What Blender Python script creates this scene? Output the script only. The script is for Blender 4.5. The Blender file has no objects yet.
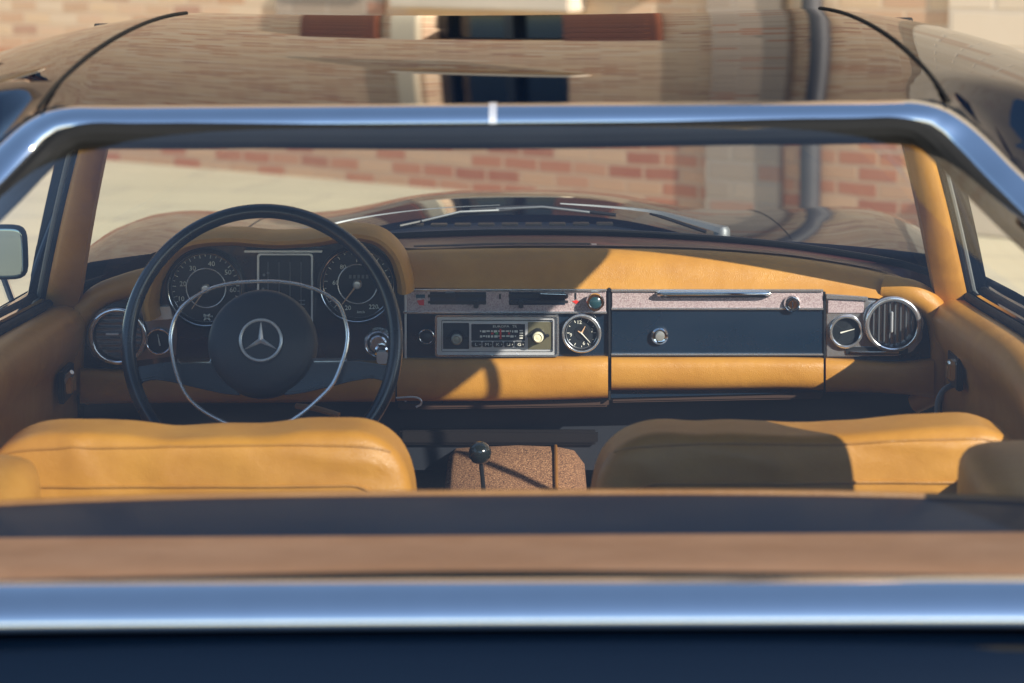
import bpy, bmesh, math, random
from mathutils import Vector, Matrix, noise
random.seed(7)
sc = bpy.context.scene
COL = sc.collection
R = math.radians
PI = math.pi

# ------------------------------------------------------------------ camera
FPX = 2620.0
CAMLOC = Vector((0.044, -4.0, 1.447))
PITCH, YAW, ROLL = R(9.75), R(0.55), R(-0.45)
fwd = Vector((-math.sin(YAW) * math.cos(PITCH), math.cos(YAW) * math.cos(PITCH), -math.sin(PITCH)))
rot = (fwd.to_track_quat('-Z', 'Y').to_matrix() @ Matrix.Rotation(ROLL, 3, 'Z'))
cd = bpy.data.cameras.new('camera'); cam = bpy.data.objects.new('camera', cd); COL.objects.link(cam)
cam.matrix_world = Matrix.Translation(CAMLOC) @ rot.to_4x4()
cd.sensor_width = 36; cd.lens = FPX * 36 / 1024; cd.clip_start = 0.05; cd.clip_end = 1000
cd.dof.use_dof = True; cd.dof.focus_distance = 4.02; cd.dof.aperture_fstop = 5.8
sc.camera = cam

def ray(px, py):
    return rot @ Vector(((px - 512) / FPX, -(py - 341.5) / FPX, -1))
def W(px, py, Y=0.0):
    d = ray(px, py); t = (Y - CAMLOC.y) / d.y
    return CAMLOC + d * t
def G(px, py, z=0.0):
    d = ray(px, py); t = (z - CAMLOC.z) / d.z
    return CAMLOC + d * t
def S(Y=0.0):                                   # pixels per metre on plane Y
    return (W(600, 300, Y) - W(500, 300, Y)).length / 100.0   # metres per pixel

# --------------------------------------------------------------- materials
def mat(name):
    m = bpy.data.materials.new(name); m.use_nodes = True
    nt = m.node_tree; b = nt.nodes['Principled BSDF']
    return m, nt, b
def N(nt, t, **k):
    n = nt.nodes.new(t)
    for a, v in k.items(): setattr(n, a, v)
    return n
def simple(name, col, rough=0.5, metal=0.0, coat=0.0, coatr=0.03, bump=0.0, bscale=200, var=0.0, vscale=5, spec=0.5, sheen=0):
    m, nt, b = mat(name)
    b.inputs['Base Color'].default_value = (*col, 1); b.inputs['Roughness'].default_value = rough
    b.inputs['Metallic'].default_value = metal; b.inputs['Coat Weight'].default_value = coat
    b.inputs['Coat Roughness'].default_value = coatr; b.inputs['Specular IOR Level'].default_value = spec
    b.inputs['Sheen Weight'].default_value = sheen
    tc = N(nt, 'ShaderNodeTexCoord')
    if var:
        n = N(nt, 'ShaderNodeTexNoise'); n.inputs['Scale'].default_value = vscale; n.inputs['Detail'].default_value = 6
        nt.links.new(tc.outputs['Object'], n.inputs['Vector'])
        mr = N(nt, 'ShaderNodeMapRange'); mr.inputs[3].default_value = 1 - var; mr.inputs[4].default_value = 1 + var
        nt.links.new(n.outputs['Fac'], mr.inputs[0])
        mx = N(nt, 'ShaderNodeVectorMath', operation='SCALE'); mx.inputs[0].default_value = col
        nt.links.new(mr.outputs[0], mx.inputs['Scale']); nt.links.new(mx.outputs[0], b.inputs['Base Color'])
        m2 = N(nt, 'ShaderNodeMapRange'); m2.inputs[3].default_value = max(0, rough - .12 * rough / .4); m2.inputs[4].default_value = rough + .12 * rough / .4
        nt.links.new(n.outputs['Fac'], m2.inputs[0]); nt.links.new(m2.outputs[0], b.inputs['Roughness'])
    if bump:
        n = N(nt, 'ShaderNodeTexNoise'); n.inputs['Scale'].default_value = bscale; n.inputs['Detail'].default_value = 4
        nt.links.new(tc.outputs['Object'], n.inputs['Vector'])
        bp = N(nt, 'ShaderNodeBump'); bp.inputs['Strength'].default_value = bump; bp.inputs['Distance'].default_value = 0.002
        nt.links.new(n.outputs['Fac'], bp.inputs['Height']); nt.links.new(bp.outputs[0], b.inputs['Normal'])
    return m
def leather(name, col, rough=0.42):
    m, nt, b = mat(name)
    tc = N(nt, 'ShaderNodeTexCoord')
    n = N(nt, 'ShaderNodeTexNoise'); n.inputs['Scale'].default_value = 7; n.inputs['Detail'].default_value = 8; n.inputs['Roughness'].default_value = .65
    nt.links.new(tc.outputs['Object'], n.inputs['Vector'])
    cr = N(nt, 'ShaderNodeValToRGB')
    cr.color_ramp.elements[0].position = .28; cr.color_ramp.elements[1].position = .75
    cr.color_ramp.elements[0].color = (col[0] * .78, col[1] * .70, col[2] * .6, 1)
    cr.color_ramp.elements[1].color = (col[0] * 1.12, col[1] * 1.15, col[2] * 1.25, 1)
    nt.links.new(n.outputs['Fac'], cr.inputs[0]); nt.links.new(cr.outputs[0], b.inputs['Base Color'])
    v = N(nt, 'ShaderNodeTexVoronoi', feature='DISTANCE_TO_EDGE'); v.inputs['Scale'].default_value = 420
    nt.links.new(tc.outputs['Object'], v.inputs['Vector'])
    n2 = N(nt, 'ShaderNodeTexNoise'); n2.inputs['Scale'].default_value = 26; n2.inputs['Detail'].default_value = 5
    nt.links.new(tc.outputs['Object'], n2.inputs['Vector'])
    ad = N(nt, 'ShaderNodeMath', operation='MULTIPLY_ADD'); ad.inputs[1].default_value = 3.0
    nt.links.new(n2.outputs['Fac'], ad.inputs[0]); nt.links.new(v.outputs['Distance'], ad.inputs[2])
    bp = N(nt, 'ShaderNodeBump'); bp.inputs['Strength'].default_value = .35; bp.inputs['Distance'].default_value = 0.0015
    nt.links.new(ad.outputs[0], bp.inputs['Height']); nt.links.new(bp.outputs[0], b.inputs['Normal'])
    b.inputs['Roughness'].default_value = rough
    b.inputs['Specular IOR Level'].default_value = .45
    return m
LEA = leather('tan_leather', (.50, .238, .034), .40)
LEAP = leather('seat_piping_leather', (.42, .20, .03), .40)
LEDGE = leather('faded_leather', (.46, .235, .115), .5)
LEAD = leather('tan_leather_piping', (.30, .14, .035))
NAVY = simple('navy_paint', (.0012, .004, .011), .35, 0, 1, .02)
NAVY.node_tree.nodes['Principled BSDF'].inputs['Coat IOR'].default_value = 1.5
NAVY.node_tree.nodes['Principled BSDF'].inputs['Specular IOR Level'].default_value = 0
LIDM = simple('soft_top_cover_cloth', (.003, .010, .026), .6, 0, .1, .15, bump=.3, bscale=300, spec=.25)
NAVYD = simple('navy_dash_paint', (.006, .018, .036), .28, 0, 1, .04, var=.15, vscale=9)
CHROME = simple('chrome', (.90, .91, .92), .07, 1, var=.04, vscale=30)
SOFTCH = simple('satin_chrome', (.78, .79, .82), .16, .85)
CHROME2 = simple('brushed_chrome', (.78, .78, .79), .33, .6, var=.03, vscale=60)
RUBBER = simple('black_rubber', (.010, .010, .010), .7, bump=.2, bscale=80, var=.2, vscale=12, spec=.15)
GREYSEAL = simple('grey_seal', (.16, .17, .17), .5, var=.25, vscale=14)
BAKE = simple('dark_wheel_plastic', (.010, .018, .030), .27, 0, .5, .15, bump=.05, bscale=60, var=.2, vscale=8)
HUBM = simple('hub_padding', (.016, .024, .036), .5, bump=.25, bscale=500, var=.15, vscale=10)
BLACK = simple('black_satin', (.012, .013, .015), .4, var=.2, vscale=20)
DIAL = simple('dial_face', (.010, .014, .018), .45)
INK = simple('dial_ink', (.80, .78, .68), .6)
NEEDLE = simple('needle_paint', (.62, .38, .22), .5)
REDM = simple('red_mark', (.65, .03, .02), .5)
GREENM = simple('green_mark', (.05, .35, .12), .5)
CREAM = simple('ivory_plastic', (.72, .68, .48), .35)
OLIVE = simple('gold_grey_plate', (.30, .27, .16), .32, .7, bump=.1, bscale=300)
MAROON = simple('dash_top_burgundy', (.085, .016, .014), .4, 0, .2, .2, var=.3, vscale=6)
FLOORC = simple('floor_mat', (.005, .006, .008), .85, bump=.4, bscale=200)
SILVER = simple('wiper_metal', (.20, .21, .22), .5, .5)
STAR = simple('polished_emblem', (.75, .76, .78), .3, .5)
HEADL = simple('headliner', (.016, .015, .014), .8, bump=.3, bscale=300)

# textured trim plate (pinkish, finely pebbled metal)
PLATE, nt, b = mat('textured_trim_plate')
tc = N(nt, 'ShaderNodeTexCoord'); v = N(nt, 'ShaderNodeTexVoronoi'); v.inputs['Scale'].default_value = 520
nt.links.new(tc.outputs['Object'], v.inputs['Vector'])
cr = N(nt, 'ShaderNodeValToRGB'); cr.color_ramp.elements[0].color = (.68, .57, .56, 1); cr.color_ramp.elements[1].color = (.38, .27, .27, 1)
cr.color_ramp.elements[1].position = .8
nt.links.new(v.outputs['Distance'], cr.inputs[0]); nt.links.new(cr.outputs[0], b.inputs['Base Color'])
bp = N(nt, 'ShaderNodeBump'); bp.inputs['Strength'].default_value = .4; bp.inputs['Distance'].default_value = .001
nt.links.new(v.outputs['Distance'], bp.inputs['Height']); nt.links.new(bp.outputs[0], b.inputs['Normal'])
b.inputs['Metallic'].default_value = .35; b.inputs['Roughness'].default_value = .45

# speckled carpet
CARPET, nt, b = mat('speckled_carpet')
tc = N(nt, 'ShaderNodeTexCoord'); n = N(nt, 'ShaderNodeTexNoise'); n.inputs['Scale'].default_value = 420; n.inputs['Detail'].default_value = 3; n.inputs['Roughness'].default_value = .8
nt.links.new(tc.outputs['Object'], n.inputs['Vector'])
cr = N(nt, 'ShaderNodeValToRGB'); e = cr.color_ramp.elements
e[0].position = .36; e[0].color = (.035, .022, .02, 1); e[1].position = .66; e[1].color = (.66, .38, .19, 1)
e2 = e.new(.5); e2.color = (.26, .115, .055, 1)
nt.links.new(n.outputs['Fac'], cr.inputs[0]); nt.links.new(cr.outputs[0], b.inputs['Base Color'])
bp = N(nt, 'ShaderNodeBump'); bp.inputs['Strength'].default_value = .8; bp.inputs['Distance'].default_value = .003
nt.links.new(n.outputs['Fac'], bp.inputs['Height']); nt.links.new(bp.outputs[0], b.inputs['Normal'])
b.inputs['Roughness'].default_value = .95

def glass(name, mult, tint=(1, 1, 1), rough=0.0, dirt=0.0):
    m = bpy.data.materials.new(name); m.use_nodes = True; nt = m.node_tree; nt.nodes.clear()
    out = N(nt, 'ShaderNodeOutputMaterial'); mix = N(nt, 'ShaderNodeMixShader')
    tr = N(nt, 'ShaderNodeBsdfTransparent'); tr.inputs[0].default_value = (*tint, 1)
    gl = N(nt, 'ShaderNodeBsdfGlossy'); gl.inputs['Roughness'].default_value = rough
    lw = N(nt, 'ShaderNodeLayerWeight'); lw.inputs[0].default_value = .5
    pw = N(nt, 'ShaderNodeMath', operation='POWER'); pw.inputs[1].default_value = 5
    nt.links.new(lw.outputs['Facing'], pw.inputs[0])
    fr = N(nt, 'ShaderNodeMath', operation='MULTIPLY_ADD'); fr.inputs[1].default_value = .96; fr.inputs[2].default_value = .04
    nt.links.new(pw.outputs[0], fr.inputs[0])
    mu = N(nt, 'ShaderNodeMath', operation='MULTIPLY', use_clamp=True); mu.inputs[1].default_value = mult
    nt.links.new(fr.outputs[0], mu.inputs[0]); nt.links.new(mu.outputs[0], mix.inputs[0])
    nt.links.new(tr.outputs[0], mix.inputs[1]); nt.links.new(gl.outputs[0], mix.inputs[2])
    last = mix.outputs[0]
    if dirt:
        df = N(nt, 'ShaderNodeBsdfDiffuse'); df.inputs[0].default_value = (.6, .58, .55, 1)
        m2 = N(nt, 'ShaderNodeMixShader')
        tc = N(nt, 'ShaderNodeTexCoord'); mp = N(nt, 'ShaderNodeMapping'); mp.inputs['Scale'].default_value = (2.5, 9, 9)
        n = N(nt, 'ShaderNodeTexNoise'); n.inputs['Scale'].default_value = 2.2; n.inputs['Detail'].default_value = 7
        nt.links.new(tc.outputs['Object'], mp.inputs[0]); nt.links.new(mp.outputs[0], n.inputs['Vector'])
        mr = N(nt, 'ShaderNodeMapRange'); mr.inputs[1].default_value = .35; mr.inputs[2].default_value = .8
        mr.inputs[3].default_value = dirt * .3; mr.inputs[4].default_value = dirt
        nt.links.new(n.outputs['Fac'], mr.inputs[0]); nt.links.new(mr.outputs[0], m2.inputs[0])
        nt.links.new(last, m2.inputs[1]); nt.links.new(df.outputs[0], m2.inputs[2]); last = m2.outputs[0]
    nt.links.new(last, out.inputs[0])
    return m
RGLASS = glass('rear_window_glass', 1.75, (.92, .94, .93), 0, .012)
WGLASS = glass('windshield_glass', 1.4, (.95, .97, .94), 0, .005)
MIRROR = simple('mirror_glass', (.30, .36, .36), .05, 1)

# brick wall
def brickmat(name, c, mortar, bw=.25, bh=.075, ms=.010, dirtc=(.42, .33, .24), blend=.5):
    m, nt, b = mat(name)
    tc = N(nt, 'ShaderNodeTexCoord'); sx = N(nt, 'ShaderNodeSeparateXYZ'); cb = N(nt, 'ShaderNodeCombineXYZ')
    nt.links.new(tc.outputs['Object'], sx.inputs[0])
    ad = N(nt, 'ShaderNodeMath', operation='ADD'); nt.links.new(sx.outputs[0], ad.inputs[0]); nt.links.new(sx.outputs[1], ad.inputs[1])
    nt.links.new(ad.outputs[0], cb.inputs[0]); nt.links.new(sx.outputs[2], cb.inputs[1])
    dn = N(nt, 'ShaderNodeTexNoise'); dn.inputs['Scale'].default_value = 3; dn.inputs['Detail'].default_value = 3
    nt.links.new(cb.outputs[0], dn.inputs['Vector'])
    dv = N(nt, 'ShaderNodeVectorMath', operation='MULTIPLY_ADD'); dv.inputs[1].default_value = (.03, .03, 0)
    nt.links.new(dn.outputs['Color'], dv.inputs[0]); nt.links.new(cb.outputs[0], dv.inputs[2])
    def br(c1, c2, off):
        k = N(nt, 'ShaderNodeTexBrick'); k.inputs['Scale'].default_value = 1
        k.inputs['Brick Width'].default_value = bw; k.inputs['Row Height'].default_value = bh
        k.inputs['Mortar Size'].default_value = ms; k.inputs['Mortar Smooth'].default_value = .4
        k.inputs['Color1'].default_value = (*c1, 1); k.inputs['Color2'].default_value = (*c2, 1)
        k.inputs['Mortar'].default_value = (*mortar, 1); k.inputs['Bias'].default_value = off
        nt.links.new(dv.outputs[0], k.inputs['Vector']); return k
    k1 = br((0, 0, 0), (1, 1, 1), 0)
    rp_ = N(nt, 'ShaderNodeValToRGB'); rp_.color_ramp.interpolation = 'CONSTANT'; el = rp_.color_ramp.elements
    el[0].position = 0; el[0].color = (*c[0], 1); el[1].position = c[3][0]; el[1].color = (*c[1], 1)
    for pos, cc_ in c[4:]: q_ = el.new(pos); q_.color = (*cc_, 1)
    q_ = el.new(c[3][1]); q_.color = (*c[2], 1)
    nt.links.new(k1.outputs['Color'], rp_.inputs[0]); mx = rp_
    mm = N(nt, 'ShaderNodeMix', data_type='RGBA'); mm.inputs[7].default_value = (*mortar, 1)
    nt.links.new(k1.outputs['Fac'], mm.inputs[0]); nt.links.new(mx.outputs[0], mm.inputs[6])
    big = N(nt, 'ShaderNodeTexNoise'); big.inputs['Scale'].default_value = .9; big.inputs['Detail'].default_value = 6; big.inputs['Roughness'].default_value = .7
    nt.links.new(cb.outputs[0], big.inputs['Vector'])
    mr = N(nt, 'ShaderNodeMapRange'); mr.inputs[1].default_value = .38; mr.inputs[2].default_value = .68; mr.inputs[4].default_value = blend
    nt.links.new(big.outputs['Fac'], mr.inputs[0])
    m3 = N(nt, 'ShaderNodeMix', data_type='RGBA'); m3.inputs[7].default_value = (*dirtc, 1)
    nt.links.new(mr.outputs[0], m3.inputs[0]); nt.links.new(mm.outputs[2], m3.inputs[6])
    nt.links.new(m3.outputs[2], b.inputs['Base Color'])
    bp = N(nt, 'ShaderNodeBump', invert=True); bp.inputs['Strength'].default_value = .6; bp.inputs['Distance'].default_value = .01
    nt.links.new(k1.outputs['Fac'], bp.inputs['Height']); nt.links.new(bp.outputs[0], b.inputs['Normal'])
    b.inputs['Roughness'].default_value = .9
    return m
BRICK = brickmat('old_brick', [(.70, .48, .30), (.60, .38, .24), (.52, .26, .15), (.22, .74), (.36, (.70, .52, .36)), (.5, (.56, .35, .22)), (.6, (.66, .43, .28)), (.82, (.58, .34, .21)), (.9, (.46, .25, .17))], (.66, .48, .33), bw=.22, bh=.068, ms=.009, dirtc=(.68, .47, .29), blend=.5)
BRICKR = brickmat('red_brick', [(.58, .33, .19), (.48, .17, .09), (.40, .13, .07), (.2, .8), (.36, (.54, .25, .14)), (.5, (.62, .38, .23)), (.62, (.50, .19, .10))], (.56, .37, .24), bw=.21, bh=.068, ms=.009, dirtc=(.58, .34, .20), blend=.4)
BRICK2 = brickmat('cream_stone', [(.74, .58, .42), (.78, .62, .46), (.66, .46, .32), (.4, .8)], (.70, .57, .44), .42, .16, .012, (.7, .53, .36), .5)
STUCCO = brickmat('grey_render', [(.42, .32, .24), (.36, .27, .20), (.38, .19, .12), (.4, .80)], (.40, .32, .25), bw=.26, bh=.085, dirtc=(.38, .29, .22), blend=.7)
STONE = simple('sill_stone', (.58, .48, .37), .8, bump=.4, bscale=30, var=.15, vscale=4)
SHUT = simple('brown_shutter', (.13, .040, .020), .55, var=.2, vscale=5)
FRAMEW = simple('pale_frame', (.60, .50, .36), .6)
DARKGL = simple('dark_window_glass', (.010, .012, .014), .08, 0, 0)
PIPE = simple('grey_downpipe', (.055, .052, .056), .5, var=.2, vscale=3)

# pavement
PAVE, nt, b = mat('pale_paving')
tc = N(nt, 'ShaderNodeTexCoord')
k = N(nt, 'ShaderNodeTexBrick'); k.inputs['Scale'].default_value = 1; k.inputs['Brick Width'].default_value = 1.1; k.inputs['Row Height'].default_value = .6
k.inputs['Mortar Size'].default_value = .012; k.inputs['Color1'].default_value = (.66, .57, .38, 1); k.inputs['Color2'].default_value = (.58, .51, .35, 1)
k.inputs['Mortar'].default_value = (.44, .38, .28, 1)
mp = N(nt, 'ShaderNodeMapping'); mp.inputs['Rotation'].default_value = (0, 0, .35)
nt.links.new(tc.outputs['Object'], mp.inputs[0]); nt.links.new(mp.outputs[0], k.inputs['Vector'])
n = N(nt, 'ShaderNodeTexNoise'); n.inputs['Scale'].default_value = 1.4; n.inputs['Detail'].default_value = 8
nt.links.new(tc.outputs['Object'], n.inputs['Vector'])
mr = N(nt, 'ShaderNodeMapRange'); mr.inputs[3].default_value = .82; mr.inputs[4].default_value = 1.15
nt.links.new(n.outputs['Fac'], mr.inputs[0])
vm = N(nt, 'ShaderNodeVectorMath', operation='SCALE'); nt.links.new(k.outputs['Color'], vm.inputs[0]); nt.links.new(mr.outputs[0], vm.inputs['Scale'])
nt.links.new(vm.outputs[0], b.inputs['Base Color']); b.inputs['Roughness'].default_value = .85

# ------------------------------------------------------------------ helpers
def finish(name, bm, m, parent=None, smooth=35):
    me = bpy.data.meshes.new(name)
    bmesh.ops.recalc_face_normals(bm, faces=bm.faces)
    bm.to_mesh(me); bm.free()
    ms = m if isinstance(m, (list, tuple)) else [m]
    for q in ms: me.materials.append(q)
    if smooth:
        for p in me.polygons: p.use_smooth = True
        me.set_sharp_from_angle(angle=R(smooth))
    o = bpy.data.objects.new(name, me); COL.objects.link(o)
    if parent is not None:
        o.parent = parent
        if parent.get('_shift'):
            o.matrix_parent_inverse = Matrix.Translation(-parent.location)
    return o
def prism(bm, pts, depth, bev=0.0, seg=2):
    """pts: 3D loop; extruded by vector depth"""
    b2 = bmesh.new(); f = b2.faces.new([b2.verts.new(p) for p in pts])
    r = bmesh.ops.extrude_face_region(b2, geom=[f])
    for v in r['geom']:
        if isinstance(v, bmesh.types.BMVert): v.co += depth
    bmesh.ops.recalc_face_normals(b2, faces=b2.faces)
    if bev: bmesh.ops.bevel(b2, geom=list(b2.edges), offset=bev, segments=seg, affect='EDGES', clamp_overlap=True)
    me = bpy.data.meshes.new('t'); b2.to_mesh(me); b2.free(); bm.from_mesh(me); bpy.data.meshes.remove(me)
    return bm
def pxprism(bm, px, Y0, Y1, bev=0.0):
    pts = [W(x, y, Y0) for x, y in px]
    return prism(bm, pts, Vector((0, Y1 - Y0, 0)), bev)
def pxbox(bm, x0, y0, x1, y1, Y0, Y1, bev=.0):
    return pxprism(bm, [(x0, y0), (x1, y0), (x1, y1), (x0, y1)], Y0, Y1, bev)
def rr(x0, y0, x1, y1, r, n=5):
    out = []
    for cx, cy, a in ((x1 - r, y0 + r, -90), (x1 - r, y1 - r, 0), (x0 + r, y1 - r, 90), (x0 + r, y0 + r, 180)):
        for i in range(n + 1):
            t = R(a + 90 * i / n); out.append((cx + r * math.cos(t), cy + r * math.sin(t)))
    return out
def box(bm, c, h, bev=0.0):
    c = Vector(c); x, y, z = h
    pts = [c + Vector((-x, -y, -z)), c + Vector((x, -y, -z)), c + Vector((x, -y, z)), c + Vector((-x, -y, z))]
    return prism(bm, pts, Vector((0, 2 * y, 0)), bev)
def ringframe(bm, outer, inner, Y0, Y1):
    """px loops of same length -> frame"""
    n = len(outer); vs = []
    for loop, Y in ((outer, Y1), (outer, Y0), (inner, Y0), (inner, Y1)):
        vs.append([bm.verts.new(W(x, y, Y)) for x, y in loop])
    for a, b_ in ((0, 1), (1, 2), (2, 3), (3, 0)):
        for i in range(n):
            j = (i + 1) % n
            bm.faces.new((vs[a][i], vs[a][j], vs[b_][j], vs[b_][i]))
    return bm
def lathe(bm, c, prof, n=48, axis=Vector((0, -1, 0)), close=True):
    """prof: list (r, h) along axis from c"""
    axis = axis.normalized(); q = Vector((0, 0, 1)) if abs(axis.z) < .9 else Vector((1, 0, 0))
    u = axis.cross(q).normalized(); w = u.cross(axis)
    rings = []
    for r, h in prof:
        if r < 1e-6: rings.append([bm.verts.new(c + axis * h)])
        else: rings.append([bm.verts.new(c + axis * h + (u * math.cos(2 * PI * i / n) + w * math.sin(2 * PI * i / n)) * r) for i in range(n)])
    for a, b_ in zip(rings, rings[1:]):
        for i in range(n):
            j = (i + 1) % n
            if len(a) == 1 and len(b_) == 1: continue
            if len(a) == 1: bm.faces.new((a[0], b_[i], b_[j]))
            elif len(b_) == 1: bm.faces.new((a[i], b_[0], a[j]))
            else: bm.faces.new((a[i], a[j], b_[j], b_[i]))
    return bm
def torus(bm, c, Rr, r, n=56, m=12, axis=Vector((0, -1, 0)), flat=1.0):
    prof = [(Rr + r * math.cos(2 * PI * k / m), flat * r * math.sin(2 * PI * k / m)) for k in range(m + 1)]
    b2 = bmesh.new(); lathe(b2, c, prof, n, axis); bmesh.ops.remove_doubles(b2, verts=b2.verts, dist=1e-7)
    me = bpy.data.meshes.new('t'); b2.to_mesh(me); b2.free(); bm.from_mesh(me); bpy.data.meshes.remove(me)
    return bm
def catmull(pts, sub=6, closed=False):
    pts = [Vector(p) for p in pts]; n = len(pts); out = []
    rng = n if closed else n - 1
    for i in range(rng):
        p0 = pts[(i - 1) % n] if closed or i > 0 else pts[0] * 2 - pts[1]
        p1 = pts[i]; p2 = pts[(i + 1) % n]
        p3 = pts[(i + 2) % n] if closed or i + 2 < n else pts[-1] * 2 - pts[-2]
        for k in range(sub):
            t = k / sub
            out.append(.5 * ((2 * p1) + (p2 - p0) * t + (2 * p0 - 5 * p1 + 4 * p2 - p3) * t * t + (3 * p1 - p0 - 3 * p2 + p3) * t ** 3))
    if not closed: out.append(pts[-1])
    return out
def sweep(bm, path, prof, up=Vector((0, 0, 1)), closed=False, scale=None, caps=True):
    n = len(path); rings = []
    for i, p in enumerate(path):
        a = path[(i - 1) % n] if closed or i > 0 else p
        b_ = path[(i + 1) % n] if closed or i < n - 1 else p
        t = (b_ - a).normalized(); s = t.cross(up)
        s = s.normalized() if s.length > 1e-5 else Vector((1, 0, 0)); u = s.cross(t).normalized()
        k = scale[i] if scale else 1
        rings.append([bm.verts.new(p + s * (x * k) + u * (y * k)) for x, y in prof])
    m = len(prof)
    for i in range(n if closed else n - 1):
        a, b_ = rings[i], rings[(i + 1) % n]
        for k in range(m): bm.faces.new((a[k], a[(k + 1) % m], b_[(k + 1) % m], b_[k]))
    if not closed and caps:
        bm.faces.new(rings[0]); bm.faces.new(rings[-1])
    return bm
def circ(r, m=10, ry=None):
    ry = ry or r
    return [(r * math.cos(2 * PI * k / m), ry * math.sin(2 * PI * k / m)) for k in range(m)]
def tube(bm, pts, r, m=8, closed=False, scale=None, up=Vector((0, 0, 1))):
    return sweep(bm, pts, circ(r, m), up, closed, scale)
def grid(bm, rows, thick=None):
    vs = [[bm.verts.new(p) for p in r] for r in rows]
    for i in range(len(vs) - 1):
        for j in range(len(vs[0]) - 1):
            bm.faces.new((vs[i][j], vs[i][j + 1], vs[i + 1][j + 1], vs[i + 1][j]))
    if thick is not None:
        ws = [[bm.verts.new(p + thick) for p in r] for r in rows]
        for i in range(len(vs) - 1):
            for j in range(len(vs[0]) - 1):
                bm.faces.new((ws[i][j], ws[i + 1][j], ws[i + 1][j + 1], ws[i][j + 1]))
        I, J = len(vs) - 1, len(vs[0]) - 1
        for i in range(I):
            bm.faces.new((vs[i][0], vs[i + 1][0], ws[i + 1][0], ws[i][0])); bm.faces.new((vs[i][J], ws[i][J], ws[i + 1][J], vs[i + 1][J]))
        for j in range(J):
            bm.faces.new((vs[0][j], ws[0][j], ws[0][j + 1], vs[0][j + 1])); bm.faces.new((vs[I][j], vs[I][j + 1], ws[I][j + 1], ws[I][j]))
    return bm
def lerp1(xs, ys, x):
    if x <= xs[0]: return ys[0]
    for i in range(len(xs) - 1):
        if x <= xs[i + 1]:
            t = (x - xs[i]) / (xs[i + 1] - xs[i]); return ys[i] + (ys[i + 1] - ys[i]) * t
    return ys[-1]
def smooth1(tab, x):
    """smooth interpolation through table [(x,y)]"""
    xs = [a for a, _ in tab]; ys = [b_ for _, b_ in tab]
    if x <= xs[0]: return ys[0]
    if x >= xs[-1]: return ys[-1]
    for i in range(len(xs) - 1):
        if x <= xs[i + 1]:
            h = xs[i + 1] - xs[i]; t = (x - xs[i]) / h
            m0 = ((ys[i + 1] - ys[i - 1]) / (xs[i + 1] - xs[i - 1]) if i > 0 else (ys[1] - ys[0]) / h) * h
            m1 = ((ys[i + 2] - ys[i]) / (xs[i + 2] - xs[i]) if i + 2 < len(xs) else (ys[i + 1] - ys[i]) / h) * h
            return (2*t**3 - 3*t*t + 1)*ys[i] + (t**3 - 2*t*t + t)*m0 + (-2*t**3 + 3*t*t)*ys[i+1] + (t**3 - t*t)*m1
def rounded(bm, c, h, n=8, sub=10, disp=None):
    """super-ellipsoid rounded box"""
    c = Vector(c); b2 = bmesh.new(); bmesh.ops.create_cube(b2, size=2)
    bmesh.ops.subdivide_edges(b2, edges=b2.edges, cuts=sub, use_grid_fill=True)
    for v in b2.verts:
        p = v.co.copy(); mx = max(abs(p.x), abs(p.y), abs(p.z))
        nn = (abs(p.x) ** n + abs(p.y) ** n + abs(p.z) ** n) ** (1 / n)
        p *= mx / nn
        q = Vector((p.x * h[0], p.y * h[1], p.z * h[2]))
        if disp: q = disp(q, p)
        v.co = c + q
    me = bpy.data.meshes.new('t'); b2.to_mesh(me); b2.free(); bm.from_mesh(me); bpy.data.meshes.remove(me)
    return bm
def text(bm, s, p, size, ang=0.0, depth=.0004, matrix=None, sx=1.0):
    cu = bpy.data.curves.new('t', 'FONT'); cu.body = s; cu.size = size; cu.align_x = 'CENTER'; cu.align_y = 'CENTER'; cu.extrude = depth
    cu.resolution_u = 2
    o = bpy.data.objects.new('t', cu); COL.objects.link(o)
    bpy.context.view_layer.update()
    me = bpy.data.meshes.new_from_object(o.evaluated_get(bpy.context.evaluated_depsgraph_get()))
    M = Matrix.Translation(p) @ (matrix or Matrix.Rotation(R(90), 4, 'X')) @ Matrix.Rotation(ang, 4, 'Z') @ Matrix.Diagonal((sx, 1, 1, 1))
    me.transform(M); bm.from_mesh(me); bpy.data.objects.remove(o); bpy.data.curves.remove(cu); bpy.data.meshes.remove(me)
    return bm
def thing(name, label, cat, loc=(0, 0, 0), shift=True):
    o = bpy.data.objects.new(name, None); COL.objects.link(o); o.location = loc
    o['label'] = label; o['category'] = cat
    if shift: o['_shift'] = 1
    return o
def pxpad(bm, tab, Yt, Yb, bulge, n=26, k=12, roll=.6):
    """leather roll: tab = [(px, top, bottom)], soft half-round towards the viewer"""
    xs = [tab[0][0] + (tab[-1][0] - tab[0][0]) * i / (n - 1) for i in range(n)]
    tt = [(a, b_) for a, b_, c in tab]; bb = [(a, c) for a, b_, c in tab]
    rows = []
    for i, x in enumerate(xs):
        t_, b_ = smooth1(tt, x), smooth1(bb, x); row = []
        Pt, Pb = W(x, t_, Yt), W(x, b_, Yb)
        for j in range(k + 1):
            u = j / k; a = u * PI
            y = (t_ + b_) / 2 - (b_ - t_) / 2 * math.copysign(abs(math.cos(a)) ** roll, math.cos(a)) if roll else t_ + (b_ - t_) * u
            Y = Yt + (Yb - Yt) * u - bulge * math.sin(a) ** .8 * (1 if 0 < i < n - 1 else .93)
            row.append(W(x, y, Y))
        rows.append(row)
    grid(bm, rows, Vector((0, .03, 0)))
    return bm

# ====================================================================== CAR
car = thing('car', 'navy vintage coupe with tan leather interior and chrome rear window frame facing the brick wall', 'car', (0, -.8, 0))
def part(name, bm, m, parent=car, smooth=35): return finish(name, bm, m, parent, smooth)

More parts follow.
